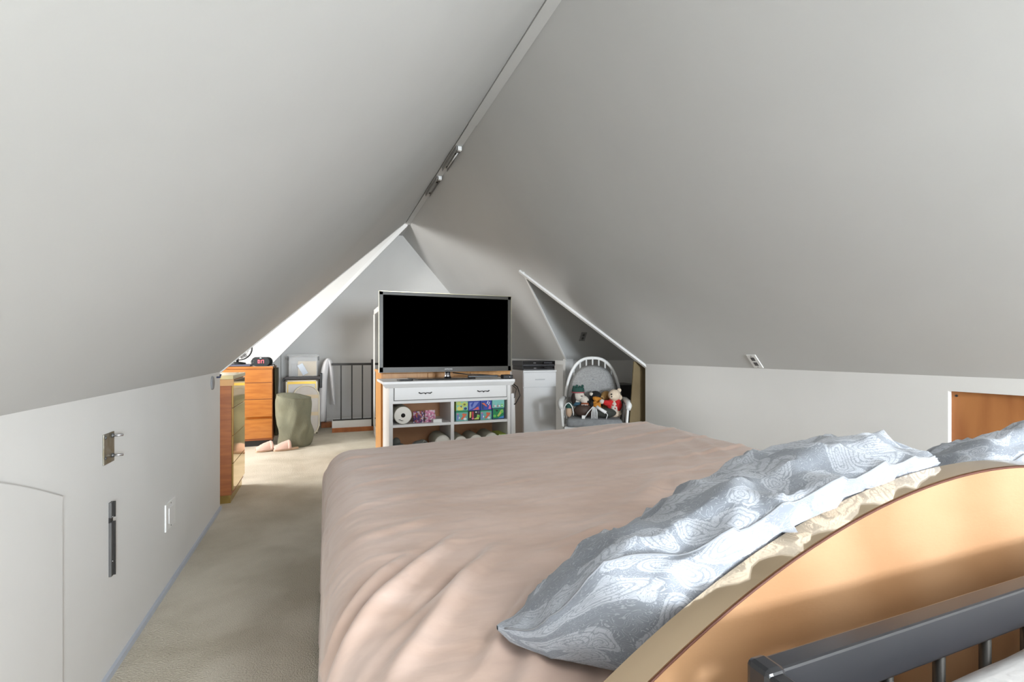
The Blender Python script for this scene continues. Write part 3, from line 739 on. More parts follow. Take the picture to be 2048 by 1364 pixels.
tag(MB().box(.09, .70, 6.885, 6.96, 0, .06).build('wood_step', WBASE, rl, bevel=.002), 'orange-brown wood step')
tag(MB().box(-.05, .10, 7.38, 7.52, 0, .07).build('wood_block', WBASE, rl, bevel=.002), 'orange-brown wood block')
# white cloth over the side rail
cl = thing('white_garment', 'white garment draped over the end of the black stair railing', 'clothing', (.03, 7.2, .14))
def flap(prof):
    # prof: (x left, x right, z) from the bottom up
    rows = []
    for i, (xa, xb, z) in enumerate(prof):
        row = []
        for j in range(28):
            a = 2*math.pi*j/28; q = Vector((math.cos(a)*2, math.sin(a)*2, z*4))
            w2_ = (xb-xa)/2*(1+.12*noise.noise(q)); row.append(Vector(((xa+xb)/2+w2_*math.cos(a), 7.12+.10*math.sin(a)*(1+.2*noise.noise(q*1.5)), z)))
        rows.append(row)
    mb = MB(); mb.grid([r_+[r_[0]] for r_ in rows]); mb.poly(rows[0][::-1]); mb.poly(rows[-1]); return mb
flap([(-.105, .012, .14), (-.10, .018, .30), (-.088, .024, .50), (-.07, .03, .70), (-.048, .05, .86), (-.02, .065, .95), (.01, .07, .99), (.03, .06, 1.0)]).build('cloth', WCLOTH, cl)
flap([(.105, .135, .36), (.085, .13, .50), (.07, .12, .70), (.055, .11, .86), (.04, .10, .95), (.03, .075, .985)]).build('cloth_flap', WCLOTH, cl)
tag(MB().box(-.10, -.07, 7.0, 7.012, .15, .175).build('tag', mat('grey_green_tag', (120, 124, 104), .7), cl), 'small grey green tag')

# ------------------------------------------------------------------ tall mirror beyond the dresser
tm = thing('tall_mirror', 'tall white framed mirror standing between the stair railing and the television', 'mirror', (.61, 5.95, 0))
mx0, mx1, ya, yb2, mz = .600, .640, 5.45, 6.62, 1.64
MB().box(mx0, mx1, ya, ya+.06, 0, mz).box(mx0, mx1, yb2-.06, yb2, 0, mz).box(mx0, mx1, ya, yb2, mz-.06, mz).box(mx0, mx1, ya, yb2, 0, .12).build('frame', TRIM, tm, bevel=.003)
MB().box(mx0+.008, mx0+.014, ya+.06, yb2-.06, .12, mz-.06).build('glass', GLASSY, tm)
for z in (.30, .92): MB().box(mx0-.004, mx0+.008, ya+.045, ya+.075, z, z+.03).build('hinge', BLACKM, tm)

# ------------------------------------------------------------------ honey dresser behind the television stand
hd = thing('low_dresser', 'honey wood dresser standing behind the white television stand', 'dresser', (1.16, 4.98, 0))
MB().box(.50, 1.83, 4.75, 5.25, .05, .885).build('body', HONEY, hd, bevel=.002)
MB().box(.49, 1.84, 4.735, 5.26, .885, .912).build('top', HONEY, hd, bevel=.002)
for k in range(3):
    for j in range(3): MB().box(.515+.437*j, .515+.437*j+.43, 4.735, 4.75, .08+.27*k, .08+.27*k+.262).build('drawer', HONEY, hd, bevel=.002)
MB().box(.52, 1.81, 4.78, 5.22, 0, .05).build('plinth', BLACKP, hd)

# ------------------------------------------------------------------ television stand
SY, SB = 4.10, 4.55
ts = thing('tv_stand', 'white television stand with a wide two-handled drawer over open shelves', 'tv stand', (1.04, 4.32, 0))
tag(MB().box(.445, 1.615, SY-.035, SB, .822, .845).build('top', WHITE, ts, bevel=.003), None)
MB().slab([(.47, SY-.015, .79), (1.60, SY-.015, .79), (1.615, SY-.035, .822), (.445, SY-.035, .822)], (0, .05, 0)).build('crown_moulding', WHITE, ts)
for (a0, a1) in ((.498, .53), (1.555, 1.585)): MB().box(a0, a1, SY, SB, 0, .81).build('side_panel', WHITE, ts, bevel=.002)
MB().box(1.025, 1.055, SY, SB-.01, .06, .66).build('divider', WHITE, ts, bevel=.001)
MB().box(.53, 1.555, SY+.004, SY+.02, .672, .81).build('face_frame', WHITE, ts)
MB().box(.536, 1.549, SY-.001, SY+.003, .680, .809).build('drawer_gap', mat('gap_shadow_paint', (120, 118, 116), .8), ts)
dr = MB().box(.542, 1.543, SY-.008, SY+.012, .686, .803).build('drawer', WHITE, ts, bevel=.002)
for xc, zc in ((.80, .742), (1.32, .742)):
    MB().tube([(xc-.055, SY-.008, zc+.004), (xc-.04, SY-.022, zc-.003), (xc-.012, SY-.018, zc+.002), (xc, SY-.02, zc-.006), (xc+.012, SY-.018, zc+.002), (xc+.04, SY-.022, zc-.003), (xc+.055, SY-.008, zc+.004)], [.005, .0045, .003, .006, .003, .0045, .005], 8).build('handle', BLACKM, dr)
MB().box(.53, 1.555, SY+.01, SB-.01, .655, .672).build('rail', WHITE, ts)
for (a0, a1) in ((.53, 1.025), (1.055, 1.555)):
    MB().box(a0, a1, SY+.006, SB-.01, .455, .478).build('shelf', WHITE, ts, bevel=.001)
    MB().box(a0, a1, SY+.006, SB-.01, .20, .222).build('shelf', WHITE, ts, bevel=.001)
tag(MB().box(.53, 1.555, SB-.012, SB-.004, .06, .66).build('back_panel', BACKP, ts), 'brown backing board')
MB().box(.53, 1.555, SY+.01, SB-.01, .04, .062).build('bottom', WHITE, ts)

# television
tv = thing('television', 'large flat television with black switched-off screen on the white stand', 'television', (1.05, 4.30, .847))
TX0, TX1, TZ0, TZ1, TY = .440, 1.662, .913, 1.618, 4.30
g = MB(); bz = .032
g.box(TX0, TX0+bz, TY-.012, TY+.03, TZ0, TZ1).box(TX1-bz, TX1, TY-.012, TY+.03, TZ0, TZ1).box(TX0, TX1, TY-.012, TY+.03, TZ1-bz*.9, TZ1).box(TX0, TX1, TY-.012, TY+.03, TZ0, TZ0+.045)
g.build('bezel', BRONZE, tv, bevel=.002)
tag(MB().box(TX0-.004, TX1+.004, TY-.006, TY+.028, TZ1, TZ1+.005).box(TX0-.005, TX0, TY-.006, TY+.028, TZ0, TZ1+.005).box(TX1, TX1+.005, TY-.006, TY+.028, TZ0, TZ1+.005).build('rim', mat('clear_gold_rim', (206, 196, 160), .3, metal=.5), tv), 'pale gold rim')
MB().box(TX0+.025, TX1-.025, TY-.006, TY+.01, TZ0+.035, TZ1-.025).build('screen', SCREEN, tv)
MB().box(TX0+.04, TX1-.04, TY+.02, TY+.06, TZ0+.03, TZ1-.03).build('rear_shell', BLACKP, tv, bevel=.01)
MB().lathe([(.035, 0), (.026, .02), (.022, .09)], c=(1.05, TY+.02, .857), n=20).build('neck', CHROME, tv)
MB().slab([(.76, TY-.10, .848), (1.28, TY-.10, .848), (1.34, TY+.12, .848), (.70, TY+.12, .848)], (0, 0, .008)).build('foot', BLACKG, tv, bevel=.002)
text_mesh('SAMSUNG', .016, mat('silver_letters', (225, 225, 225), .4, emit=0), tv, Matrix.Translation((0.0, -.0135, TZ0+.022-.847)) @ Matrix.Rotation(R(90), 4, 'X'))
# things on the stand top
one('remote_control', MB().slab([(.59, 4.12, .846), (.69, 4.105, .846), (.71, 4.16, .846), (.57, 4.17, .846)], (0, 0, .012)), BLACKP, 'black remote lying on the white stand top under the screen corner', 'remote', (.64, 4.14, .846), bevel=.003)
one('sound_bar', MB().slab([(1.22, 4.23, .857), (1.50, 4.20, .857), (1.505, 4.24, .857), (1.225, 4.27, .857)], (0, 0, .02)), BLACKP, 'slim black bar lying by the television foot beside the small box', 'media player', (1.36, 4.23, .857), bevel=.004)
sb = thing('media_box', 'small black media box at the corner of the white stand top', 'media player', (1.57, 4.12, .846))
MB().box(1.515, 1.605, 4.09, 4.18, .846, .882).build('case', BLACKP, sb, bevel=.006)
MB().box(1.57, 1.576, 4.088, 4.09, .860, .866).build('led', WHITE2, sb)
one('black_cable', MB().tube([(1.10, 4.33, .90), (1.22, 4.30, .885), (1.34, 4.25, .882), (1.46, 4.30, .87), (1.56, 4.35, .86), (1.62, 4.38, .85)], .005, 6), BLACKP, 'black cord running from the television neck along the stand top', 'cord', (1.10, 4.33, .85))
one('cable_loop', MB().tube([(1.60, 4.40, .83), (1.64, 4.30, .82), (1.70, 4.22, .76), (1.72, 4.2, .68), (1.68, 4.22, .60), (1.60, 4.32, .56)], .005, 6).tube([(1.60, 4.42, .80), (1.66, 4.34, .80), (1.705, 4.26, .74), (1.68, 4.24, .66), (1.63, 4.28, .62)], .004, 6), BLACKP, 'loop of black cable hanging beside the white television stand', 'cable', (1.66, 4.3, .56))
for k, (x, lab) in enumerate(((1.635, 'narrow white board leaning beside the television stand, nearer it'), (1.675, 'narrow white board leaning beside the television stand, nearer the tall cabinet'))):
    one('white_board', MB().slab([(x, 4.22+.05*k, 0), (x+.03, 4.22+.05*k, 0), (x+.03, 4.52, 0), (x, 4.52, 0)], (.0-.01*k, 0, .70-.03*k)), WHITE, lab, 'board', (x, 4.3, 0), 'white boards beside the stand', bevel=.002)

# ---- contents of the shelves
def roll(label, x, y, z, r, L_, name='paper_towel_roll', grp='paper rolls on the stand shelves'):
    t = thing(name, label, 'paper roll', (x, y, z), grp)
    g = MB(); c_ = (x, y, z+r)
    g.lathe([(r*.96, 0), (r, .008), (r, L_-.008), (r*.96, L_)], c=c_, axis='y', n=28); g.build('wrapper', PAPERW, t)
    MB().lathe([(r*.93, -.004), (r*.97, .002)], c=c_, axis='y', n=28).lathe([(r*.5, -.006), (r*.93, -.004)], c=c_, axis='y', n=28).build('paper_end', PAPER, t)
    MB().lathe([(r*.24, -.0075), (r*.2, -.0065)], c=c_, axis='y', n=14).build('core', DARKP, t)
    g = MB()
    for k in range(3):
        a = 2.2+k*.25+x*3; g.box(x+r*.62*math.cos(a)-.009, x+r*.62*math.cos(a)+.009, y-.0075, y-.006, z+r+r*.62*math.sin(a), z+r+r*.62*math.sin(a)+.004)
    g.build('print', DARKP, t)
roll('fat white paper towel roll on the upper shelf beside the foil packets', .618, SY+.03, .478, .076, .28)
roll('white paper roll under the shelf, beside the divider of the stand', .955, SY+.012, .222, .074, .26)
roll('white paper roll on the lower shelf, just past the divider', 1.118, SY+.012, .222, .064, .26)
roll('white paper roll on the lower shelf, between two alike rolls', 1.258, SY+.012, .222, .066, .26)
roll('white paper roll on the lower shelf, beside the yellow green box', 1.405, SY+.012, .222, .070, .26)
def packet(label, x0, x1, y0, z0, z1, cols, seed, name='snack_packet'):
    t = thing(name, label, 'packet', ((x0+x1)/2, y0+.05, z0), 'packets on the upper shelf')
    rd = random.Random(seed); g = MB(); nx, nz = 9, 9; gr = []
    for i in range(nz+1):
        row = []
        for j in range(nx+1):
            fx, fz = j/nx, i/nz; b0 = math.sin(math.pi*fx)*math.sin(math.pi*fz)
            row.append(Vector((x0+(x1-x0)*fx+rd.uniform(-.003, .003), y0+.03-.03*b0+rd.uniform(-.004, .004), z0+(z1-z0)*fz+(rd.uniform(-.003, .003) if i else 0))))
        gr.append(row)
    k0 = g._add([p for r_ in gr for p in r_], [])
    for i in range(nz):
        for j in range(nx):
            a = k0+i*(nx+1)+j; g.f.append([a, a+1, a+nx+2, a+nx+1]); g.m.append(rd.choice(range(len(cols)))); g.sm.append(False)
    g.build('wrapper', cols, t, recalc=False)
    MB().box(x0+.008, x1-.008, y0+.03, y0+.11, z0, z1-.012).build('contents', cols[0], t, bevel=.008)
def cm(n_, rgb, r_=.3, me=.0): return mat(n_, rgb, r_, metal=me)
PUR = cm('purple_foil', (92, 74, 118)); ORG = cm('copper_foil', (176, 110, 76)); PNK = cm('pink_foil', (222, 148, 178)); LPK = cm('pale_pink_foil', (240, 206, 220)); MAG = cm('magenta_foil', (170, 90, 130)); BLF = cm('blue_foil', (66, 66, 120)); SIL = cm('silver_foil', (214, 204, 208))
packet('purple and copper foil packet on the upper shelf', .712, .805, SY+.04, .478, .578, [PUR, ORG, BLF, MAG, SIL, PUR], 2)
packet('shiny pink packet beside the purple foil one', .815, .905, SY+.05, .478, .582, [PNK, LPK, MAG, PNK, SIL], 5)
one('white_box', MB().box(.875, .950, SY+.02, SY+.06, .478, .508), WHITE2, 'small white box on the upper shelf in front of the pink packet', 'box', (.91, SY+.04, .478), bevel=.002)
# dark iron-like shoe and grey bundle on the lower shelf
sh = thing('grey_shoe', 'dark grey shoe on the lower shelf in the corner of the stand', 'shoe', (.60, SY+.16, .222))
MB().ball((.60, SY+.14, .262), (.045, .11, .038), rot=('Z', .5)).ball((.585, SY+.20, .295), (.036, .06, .045)).build('upper', mat('grey_suede', (110, 112, 108), .8), sh, remesh=.006)
MB().ball((.60, SY+.14, .236), (.05, .12, .014), rot=('Z', .5)).build('sole', DARKP, sh)
bn = thing('grey_bundle', 'grey cloth bundle on the lower shelf beside the shoe', 'cloth', (.78, SY+.12, .222))
MB().ball((.775, SY+.14, .265), (.065, .10, .045)).ball((.80, SY+.12, .285), (.05, .08, .035)).ball((.75, SY+.12, .25), (.05, .06, .03)).build('cloth', mat('grey_plastic_bag', (150, 152, 148), .5), bn, remesh=.007)
MB().tube([(.78, SY+.05, .30), (.80, SY+.04, .325), (.82, SY+.06, .31)], .005, 6).build('handle', mat('pale_grey', (180, 182, 178), .5), bn)
# tissue boxes
C_ = {k: mat('print_'+k, v, .5) for k, v in dict(lime=(196, 210, 104), olive=(120, 120, 50), purple=(84, 66, 110), navy=(36, 62, 110), teal=(110, 180, 170), orange=(226, 110, 74), white=(232, 232, 236), blue=(46, 72, 170), lblue=(122, 138, 206), pink=(228, 110, 150), black=(30, 36, 36), red=(196, 60, 70), yellow=(232, 224, 110), green=(22, 140, 84), lgreen=(112, 206, 88), mint=(134, 206, 196), sky=(70, 140, 210)).items()}
def tissue(label, x0, x1, z0, z1, base, shapes, y0=None, dp=.2):
    y0 = SY+.03 if y0 is None else y0
    t = thing('tissue_box', label, 'tissue box', ((x0+x1)/2, y0+dp/2, z0), 'tissue boxes in the stand')
    MB().box(x0, x1, y0, y0+dp, z0, z1).build('carton', C_[base], t, bevel=.002)
    cols = sorted(set(s[0] for s in shapes)); g = MB(); W, H = x1-x0, z1-z0
    for k, (c_, kind, *q) in enumerate(shapes):
        g.cur = cols.index(c_); y = y0-.0006-.0004*k
        if kind == 'o':
            cx, cz, r_ = q; pts = [(x0+W*cx+r_*W*math.cos(a*math.pi/8), y, z0+H*cz+r_*H*math.sin(a*math.pi/8)) for a in range(16)]
        else: pts = [(x0+W*a, y, z0+H*b0) for a, b0 in q]
        g.slab(pts, (0, .0006, 0))
    g.build('printed_picture', [C_[c_] for c_ in cols], t)
z0_, zm_, z1_ = .478, .566, .652
dog = lambda a, b0, c_='orange': (c_, 'p', (a, b0), (a+.12, b0-.08), (a+.52, b0+.42), (a+.45, b0+.55), (a+.30, b0+.50))
cl_ = [1.080, 1.192, 1.305, 1.415, 1.535]
lime = [('mint', 'p', (.04, .0), (.96, .0), (.96, .96), (.04, .96)), ('lime', 'o', .7, .68, .26), ('yellow', 'o', .35, .28, .26), ('lime', 'o', .25, .78, .2), ('purple', 'p', (.35, .45), (.5, .6), (.45, .35)), ('purple', 'p', (.3, .55), (.48, .5), (.42, .42)), ('navy', 'o', .78, .25, .13), ('olive', 'o', .7, .68, .1), ('green', 'p', (.0, .0), (1, .0), (1, .08), (.0, .08))]
tealp = [('white', 'o', .2, .35, .12), ('white', 'o', .75, .2, .13), ('lblue', 'p', (.05, .1), (.2, .1), (.25, .7), (.1, .7)), dog(.38, .2), ('orange', 'o', .62, .66, .12), ('green', 'p', (0, .9), (1, .9), (1, 1), (0, 1)), ('pink', 'o', .12, .72, .07)]
tissue('teal tissue box with an orange dog picture, bottom of its stack by the divider', cl_[0], cl_[1]-.003, z0_, zm_-.001, 'teal', tealp)
tissue('lime tissue box with round shapes, top of its stack by the divider', cl_[0], cl_[1]-.003, zm_, z1_, 'lime', lime)
tissue('black tissue box with lime and red shapes, under the pale blue one', cl_[1], cl_[2]-.003, z0_, zm_-.001, 'black', [('yellow', 'p', (.1, .3), (.22, .3), (.25, .9), (.12, .9)), ('red', 'p', (.3, .3), (.45, .3), (.45, .92), (.3, .92)), ('pink', 'o', .38, .2, .1), ('lime', 'p', (.5, .1), (.9, .1), (.95, .55), (.75, .6), (.7, .3), (.5, .2)), ('lgreen', 'o', .85, .4, .12), ('purple', 'p', (.8, .7), (.95, .7), (.95, .95), (.8, .95)), ('white', 'o', .65, .85, .07)])
tissue('blue tissue box with a pink corner, on top of the black one', cl_[1], cl_[2]-.003, zm_, z1_, 'blue', [('lblue', 'p', (.08, .1), (.5, .3), (.9, .9), (.1, .85)), ('blue', 'p', (.3, .3), (.5, .85), (.4, .9), (.2, .6)), ('pink', 'p', (.35, .08), (.92, .08), (.85, .42)), ('orange', 'p', (.5, .15), (.85, .15), (.8, .38))])
tissue('teal tissue box with an orange dog picture, under the dark blue one', cl_[2], cl_[3]-.003, z0_, zm_-.001, 'teal', tealp)
tissue('dark blue tissue box with orange fish shape, on a teal one', cl_[2], cl_[3]-.003, zm_, z1_+.004, 'blue', [('navy', 'p', (.1, .1), (.3, .1), (.25, .8), (.1, .8)), ('orange', 'p', (.1, .7), (.35, .72), (.6, .4), (.5, .35), (.35, .5)), ('white', 'p', (.55, .65), (.62, .6), (.72, .88), (.65, .92)), ('white', 'p', (.68, .52), (.74, .48), (.85, .8), (.8, .84)), ('pink', 'p', (.7, .1), (.95, .12), (.88, .5), (.8, .52))])
tissue('green tissue box with a lime dog picture, under the pale mint one', cl_[3]+.002, cl_[4], z0_, zm_+.014, 'navy', [('green', 'p', (.06, .08), (.94, .08), (.94, .94), (.06, .94)), ('lgreen', 'o', .2, .3, .12), ('black', 'p', (.25, .85), (.5, .8), (.38, .65)), dog(.4, .3, 'lime'), ('sky', 'p', (.45, .08), (.94, .08), (.94, .3), (.7, .22)), ('lgreen', 'o', .8, .66, .12)])
tissue('pale mint tissue box with rows of tiny figures, top of the last stack', cl_[3]+.002, cl_[4], zm_+.015, .655, 'mint', [('red', 'p', (.1, .1), (.16, .1), (.14, .6)), ('white', 'o', .24, .25, .09), ('red', 'p', (.42, .1), (.5, .1), (.46, .55)), ('white', 'o', .58, .25, .09), ('lgreen', 'p', (.7, .1), (.9, .1), (.9, .45), (.7, .45)), ('white', 'o', .8, .28, .07)])
tissue('yellow green tissue box on the lower shelf beside the paper rolls', 1.482, 1.552, .222, .340, 'lime', lime)
one('carton', MB().box(1.17, 1.42, SY+.27, SY+.36, z0_, .655), mat('olive_carton', (116, 112, 70), .7), 'dark olive carton at the back of the shelf behind the tissue boxes', 'box', (1.3, SY+.3, z0_))

# ------------------------------------------------------------------ white cabinet with black players
wc = thing('cabinet', 'narrow white cabinet with one drawer above a tall door, by the far slope', 'cabinet', (2.25, 5.15, 0))
QX0, QX1, QY0, QY1 = 2.04, 2.44, 4.90, 5.36
MB().box(QX0, QX1, QY0, QY1, .03, .865).build('body', WHITE, wc, bevel=.002)
MB().box(QX0-.004, QX1+.004, QY0-.022, QY1, .865, .885).build('top', WHITE, wc, bevel=.002)
drw = MB().box(QX0+.002, QX1-.002, QY0-.018, QY0-.001, .700, .860).build('drawer', WHITE, wc, bevel=.002)
MB().slab([(2.18, QY0-.020, .775), (2.30, QY0-.020, .775), (2.30, QY0-.020, .788), (2.18, QY0-.020, .788)], (0, .003, 0)).build('pull', mat('shaded_white', (205, 205, 205), .5), drw, bevel=.001)
MB().box(QX0+.002, QX1-.002, QY0-.018, QY0-.001, .035, .692).build('door', WHITE, wc, bevel=.002)
MB().box(QX0+.02, QX1-.02, QY0+.02, QY1-.02, 0, .03).build('plinth', WHITE, wc)
def player(label, z0, z1, x0, x1, grp='black players on the cabinet'):
    t = thing('media_player', label, 'media player', ((x0+x1)/2, 5.05, z0), grp)
    MB().box(x0, x1, QY0-.01, QY0+.30, z0, z1).build('case', BLACKP, t, bevel=.002)
    MB().box(x0+.004, x1-.004, QY0-.014, QY0-.009, z0+.006, z1-.006).build('front_panel', BLACKG, t)
    MB().box(x0+.01, x1-.01, QY0-.016, QY0-.0135, z0+.008, z0+.013).build('trim_line', mat('grey_silver', (130, 130, 134), .3, metal=.7), t)
    MB().box(x0+.26, x0+.36, QY0-.0155, QY0-.0135, z0+.026, z1-.014).build('display', mat('grey_display', (62, 62, 66), .3), t)
    MB().box(x0+.13, x0+.16, QY0-.0155, QY0-.0135, z1-.026, z1-.020).build('badge', mat('badge_silver', (150, 150, 150), .3), t)
player('thinner black player at the bottom, directly on the white cabinet', .886, .932, 2.035, 2.425)
player('taller black player resting on the thinner one', .933, .990, 2.03, 2.43)

# ------------------------------------------------------------------ rocking chair in the alcove
rcx, rcy, rot = 2.53, 4.22, R(-29)
ck = thing('rocking_chair', 'white bow-back rocking chair with grey cushions in the alcove', 'chair', (rcx, rcy, 0), rot=rot, local=True)
WP = mat('white_chair_paint', (236, 236, 234), .35)
def bow(a, r_=.0):   # back hoop in the leaning plane
    c_ = math.cos(a); x = math.copysign(.288*abs(c_)**.78, c_); z = .50+.525*max(math.sin(a), 0)**.92
    return Vector((x, .22+.16*(z-.40), z))
MB().tube([Vector((.262, .20, .38))]+[bow(math.pi*i/28) for i in range(29)]+[Vector((-.262, .20, .38))], .017, 10).build('bow', WP, ck)
for k in range(7):
    x = -.20+.0667*k; zt = .50+.525*math.sqrt(1-((abs(x)/.288)**(1/.78))**2)**.92
    MB().tube([(x*.85, .22, .40), (x, .22+.16*(zt-.40), zt)], .0085, 8).build('spindle', WP, ck)
# back cushion
def cushion(outline, y_of, th, name, m, hz):
    rows = []
    cx = sum(p[0] for p in outline)/len(outline); cz = sum(p[1] for p in outline)/len(outline)
    mb = MB()
    for side in (-1, 1):
        G2 = []
        for i in range(9):
            f = i/8; prof_ = math.sqrt(max(0, 1-f**2.6))
            G2.append([Vector((cx+(x-cx)*f, y_of(cx+(x-cx)*f, cz+(z-cz)*f)+side*th*prof_, cz+(z-cz)*f)) for x, z in outline+[outline[0]]])
        mb.grid(G2)
    return mb.build(name, m, ck)
ol = []
for i in range(25):
    a = math.pi*i/24; c_ = math.cos(a); ol.append((math.copysign(.262*abs(c_)**.8, c_), .56+.39*math.sin(a)**.92 if 0 < i < 24 else .56))
ol += [(-.255, .45), (-.2, .42), (0, .41), (.2, .42), (.255, .45)]
cushion(ol, lambda x, z: .165+.16*(z-.40), .045, 'back_cushion', GREYF, 0)
for x, z in ((0, .80), (-.1, .66), (.1, .66)):
    MB().ball((x, .12+.16*(z-.4)+.004, z), (.012, .006, .012)).build('button', GREYF2, ck)
MB().box(-.29, .29, -.24, .24, .33, .365).build('seat', WP, ck, bevel=.012)
MB().box(-.265, .265, -.275, .19, .362, .448).build('seat_cushion', GREYF2, ck, bevel=.035, seg=4)
for s in (-1, 1):
    MB().tube([(s*.30, .22, .60), (s*.315, .0, .612), (s*.325, -.20, .60), (s*.322, -.26, .575), (s*.315, -.265, .54)], [.022, .027, .03, .028, .02], 12).build('armrest', WP, ck)
    MB().slab([(s*.30-.011, -.27, .37), (s*.30-.011, -.17, .37), (s*.315-.011, -.17, .60), (s*.315-.011, -.27, .57)], (.022, 0, 0)).build('arm_panel', WP, ck, bevel=.006)
    for y in (-.06, .08): MB().tube([(s*.285, y, .36), (s*.31, y, .60)], .009, 8).build('arm_spindle', WP, ck)
    MB().tube([(s*.25, -.20, .335), (s*.29, -.24, .05)], [.018, .014], 10).build('leg', WP, ck)
    MB().tube([(s*.25, .20, .335), (s*.28, .26, .055)], [.018, .014], 10).build('leg', WP, ck)
    MB().tube([(s*.29, -.42+.86*i/12, .022+.28*((i/12-.5)**2)) for i in range(13)], .018, 10).build('rocker', WP, ck)
MB().tube([(-.27, -.22, .18), (.27, -.22, .18)], .010, 8).build('stretcher', WP, ck)
MB().tube([(-.27, .23, .18), (.27, .23, .18)], .010, 8).build('stretcher', WP, ck)
CM_ = Matrix.Translation((rcx, rcy, 0)) @ Matrix.Rotation(rot, 4, 'Z')
def toy(name, label, lx, ly, lz, cat='soft toy', rz=0):
    p = CM_ @ Vector((lx, ly, lz))
    return thing(name, label, cat, p, 'soft toys on the rocking chair' if cat == 'soft toy' else None, rot+rz, local=True)
pl = dict(bump=.6, bscale=120)
EARPL = mat('dark_brown_plush', (46, 36, 32), .95, **pl)
WPL = mat('white_plush', (222, 214, 202), .95, **pl); BPL = mat('black_plush', (30, 30, 30), .95, **pl); GPL = mat('green_knit', (46, 84, 76), .95, **pl)
OPL = mat('orange_plush', (212, 140, 50), .95, **pl); TPL = mat('tan_plush', (176, 136, 82), .95, **pl); BRP = mat('brown_leatherette', (72, 54, 46), .6); RPL = mat('red_knit', (206, 44, 44), .95, **pl)
CPL = mat('cream_plush', (234, 214, 190), .95, **pl); BLP = mat('blue_felt', (60, 96, 116), .9)
# plush dog in a green hat
t = toy('plush_dog', 'pale cream plush dog in a green knitted hat with dark hanging ears, on the chair', -.165, -.02, .448)
MB().ball((0, 0, .09), (.07, .06, .09)).ball((.02, -.03, .20), (.055, .06, .055)).ball((.07, -.06, .165), (.05, .045, .042), rot=('Y', .6)).ball((.04, -.08, .05), (.03, .06, .03)).build('body', WPL, t, remesh=.006)
MB().ball((-.035, -.045, .17), (.024, .035, .062)).build('ear', EARPL, t); MB().ball((.07, .0, .17), (.018, .022, .05)).build('ear', EARPL, t)
MB().lathe([(.062, 0), (.064, .02), (.058, .045), (.05, .055), (.0, .05)], c=(.01, -.015, .235)).build('hat', GPL, t)
MB().lathe([(.064, 0), (.066, .012)], c=(.01, -.015, .232), cap=False).build('hat_band', mat('dusty_rose_knit', (168, 88, 92), .9), t)
for k in range(4): MB().ball((-.03+.028*k, -.02, .29+.01*(k % 2)), .014).build('hat_peak', GPL, t)
MB().ball((.108, -.085, .15), .012).build('nose', BPL, t); MB().ball((.045, -.087, .205), (.012, .005, .004)).build('eye', BPL, t)
MB().lathe([(.055, 0), (.065, .02), (.05, .04)], c=(.01, -.02, .10)).build('scarf', BLP, t)
# plush penguin
t = toy('plush_penguin', 'black plush penguin with a broad orange beak, in the middle of the chair', .02, .05, .448)
MB().ball((0, 0, .10), (.075, .065, .10)).ball((.0, -.01, .19), (.062, .06, .058)).build('body', BPL, t, remesh=.006)
MB().ball((.025, -.065, .16), (.062, .035, .030), rot=('Y', .35)).build('beak', OPL, t)
MB().ball((-.042, -.045, .215), (.02, .014, .018)).build('eye', WPL, t)
# small orange and black toy in front
t = toy('plush_bee', 'small orange and black plush toy lying before the penguin', .01, -.08, .448)
MB().ball((.02, -.02, .10), (.042, .04, .042)).ball((.0, -.0, .13), (.025, .025, .025)).ball((.045, .0, .13), (.018, .018, .018)).build('body', OPL, t, remesh=.005)
MB().ball((-.03, .0, .11), (.03, .03, .042)).build('wing', BPL, t)
MB().ball((.0, .03, .04), (.05, .05, .05)).build('base', BPL, t)
# tan dog behind
t = toy('plush_puppy', 'curly tan plush puppy tucked behind the cream bear', .13, .07, .448)
MB().ball((0, 0, .09), (.06, .05, .09)).ball((.0, -.015, .20), (.055, .05, .045)).ball((-.04, -.04, .18), (.03, .03, .025)).ball((.06, .01, .21), (.03, .03, .022)).build('body', TPL, t, remesh=.006)
MB().ball((-.045, -.072, .175), .008).build('nose', BPL, t)
# cream bear in red sweater
t = toy('plush_bear', 'cream plush bear in a red and white sweater, at the arm of the chair', .205, -.05, .448)
MB().ball((0, 0, .035), (.07, .06, .045)).ball((.0, 0, .10), (.058, .05, .07)).ball((-.005, -.02, .215), (.062, .055, .058)).ball((-.03, -.06, .20), (.028, .022, .024)).ball((.045, .0, .262), (.022, .015, .022)).ball((.052, .0, .19), (.024, .018, .03)).build('body', CPL, t, remesh=.006)
MB().ball((.03, -.012, .115), (.042, .052, .062)).ball((-.07, -.03, .135), (.055, .03, .03), rot=('Y', .25)).ball((-.04, -.01, .12), (.04, .045, .055)).build('sweater', RPL, t, remesh=.006)
MB().ball((-.005, -.038, .095), (.036, .03, .055)).build('white_bib', WPL, t)
MB().ball((-.125, -.03, .15), (.026, .024, .024)).build('paw', WPL, t)
for x, z in ((-.02, .12), (.0, .09), (.01, .115)): MB().ball((x, -.069, z), (.006, .003, .008)).build('berry', RPL, t)
MB().ball((-.035, -.074, .228), (.008, .005, .008)).build('eye', BPL, t); MB().ball((-.035, -.083, .205), (.008, .005, .006)).build('nose', BPL, t)
# brown ball with laces
t = toy('toy_football', 'dark brown toy football with white laces on the chair seat', -.10, -.13, .448, 'ball')
MB().lathe([(.004, -.10), (.03, -.085), (.055, -.05), (.066, 0), (.055, .05), (.03, .085), (.004, .10)], c=(0, 0, .064), axis='x', n=20).build('ball', BRP, t)
for k in range(4): MB().box(-.02+.016*k, -.012+.016*k, -.03, -.02, .12, .128).build('lace', WHITE2, t)
tag(MB().lathe([(.040, .0), (.044, .02), (.034, .04)], c=(.01, .02, .10), axis='z', n=16).build('rust_band', mat('rust_fabric', (156, 84, 52), .8), t), 'rust coloured band')
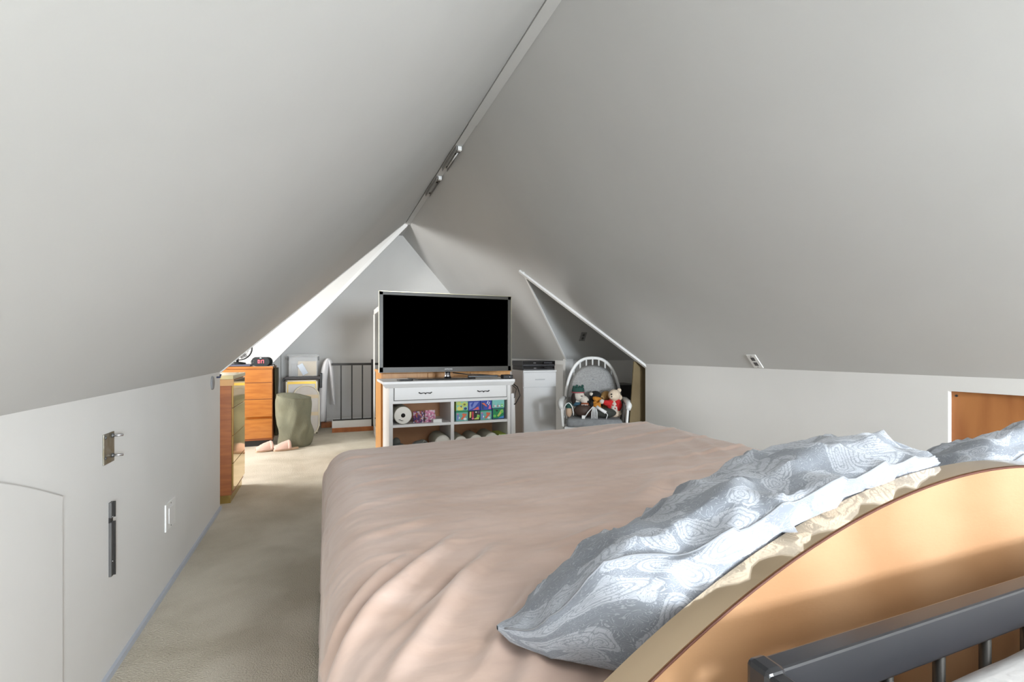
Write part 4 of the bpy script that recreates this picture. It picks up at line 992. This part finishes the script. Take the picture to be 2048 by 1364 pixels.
# dark pouch with cords
t = toy('dark_pouch', 'dark grey green pouch lying across the front of the chair seat', .10, -.165, .448, 'pouch')
MB().ball((0, 0, .05), (.115, .05, .05)).ball((-.06, .01, .045), (.08, .045, .042)).build('pouch', mat('dark_green_cloth', (56, 58, 52), .8), t, remesh=.007)
t = toy('power_adapter', 'white power cord and adapter draped over the dark pouch', .0, -.235, .448, 'cord')
for k in range(5): MB().tube([(-.03+.014*k, 0, -.01), (-.025+.013*k, .01, .06), (-.01+.006*k, .03, .11)], .004, 6).build('strand', WHITE2, t)
MB().tube([(-.10, .0, .0), (-.06, .01, .06), (-.01, .03, .115)], .005, 6).build('strand', WHITE2, t)
MB().tube([(.02, .02, .115), (.11, .0, .06)], .016, 10).build('adapter', WHITE2, t)
MB().tube([(.11, .0, .06), (.125, -.005, .04), (.11, .0, -.005)], .004, 6).build('strand', WHITE2, t)
MB().box(-.12, -.09, -.01, .01, .0, .03).build('plug', WHITE2, t)
# ornament inside the near arm
t = toy('plush_duckling', 'small green and cream soft toy squeezed against the chair arm', -.245, -.12, .448)
MB().ball((0, 0, .05), (.032, .035, .055)).build('body', mat('peach_plush', (206, 176, 150), .95), t)
MB().ball((0, 0, .11), (.038, .035, .035)).build('head', GPL, t)
t = toy('wire_hoop', 'white wire hoop hooked over the arm of the chair', -.25, -.16, .448, 'hoop')
MB().tube([(.05*math.cos(a), 0, .02+.12*abs(math.sin(a))) for a in [math.pi*i/16 for i in range(17)]], .005, 8).build('wire', WHITE2, t)

# brown board at the end of the right knee wall
one('leaning_board', MB().slab([(2.665, 3.84, 0), (2.90, 3.84, 0), (2.90, 3.84, 1.0), (2.745, 3.84, 1.0)], (0, .012, 0)), CARD, 'tall plain brown board leaning in the alcove beside the rocking chair', 'board', (2.78, 3.84, 0))
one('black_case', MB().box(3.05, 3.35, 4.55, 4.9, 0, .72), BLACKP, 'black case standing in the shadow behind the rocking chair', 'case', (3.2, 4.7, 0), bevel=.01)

# tidy helper properties
for o in D.objects:
    if '_o' in o: del o['_o']
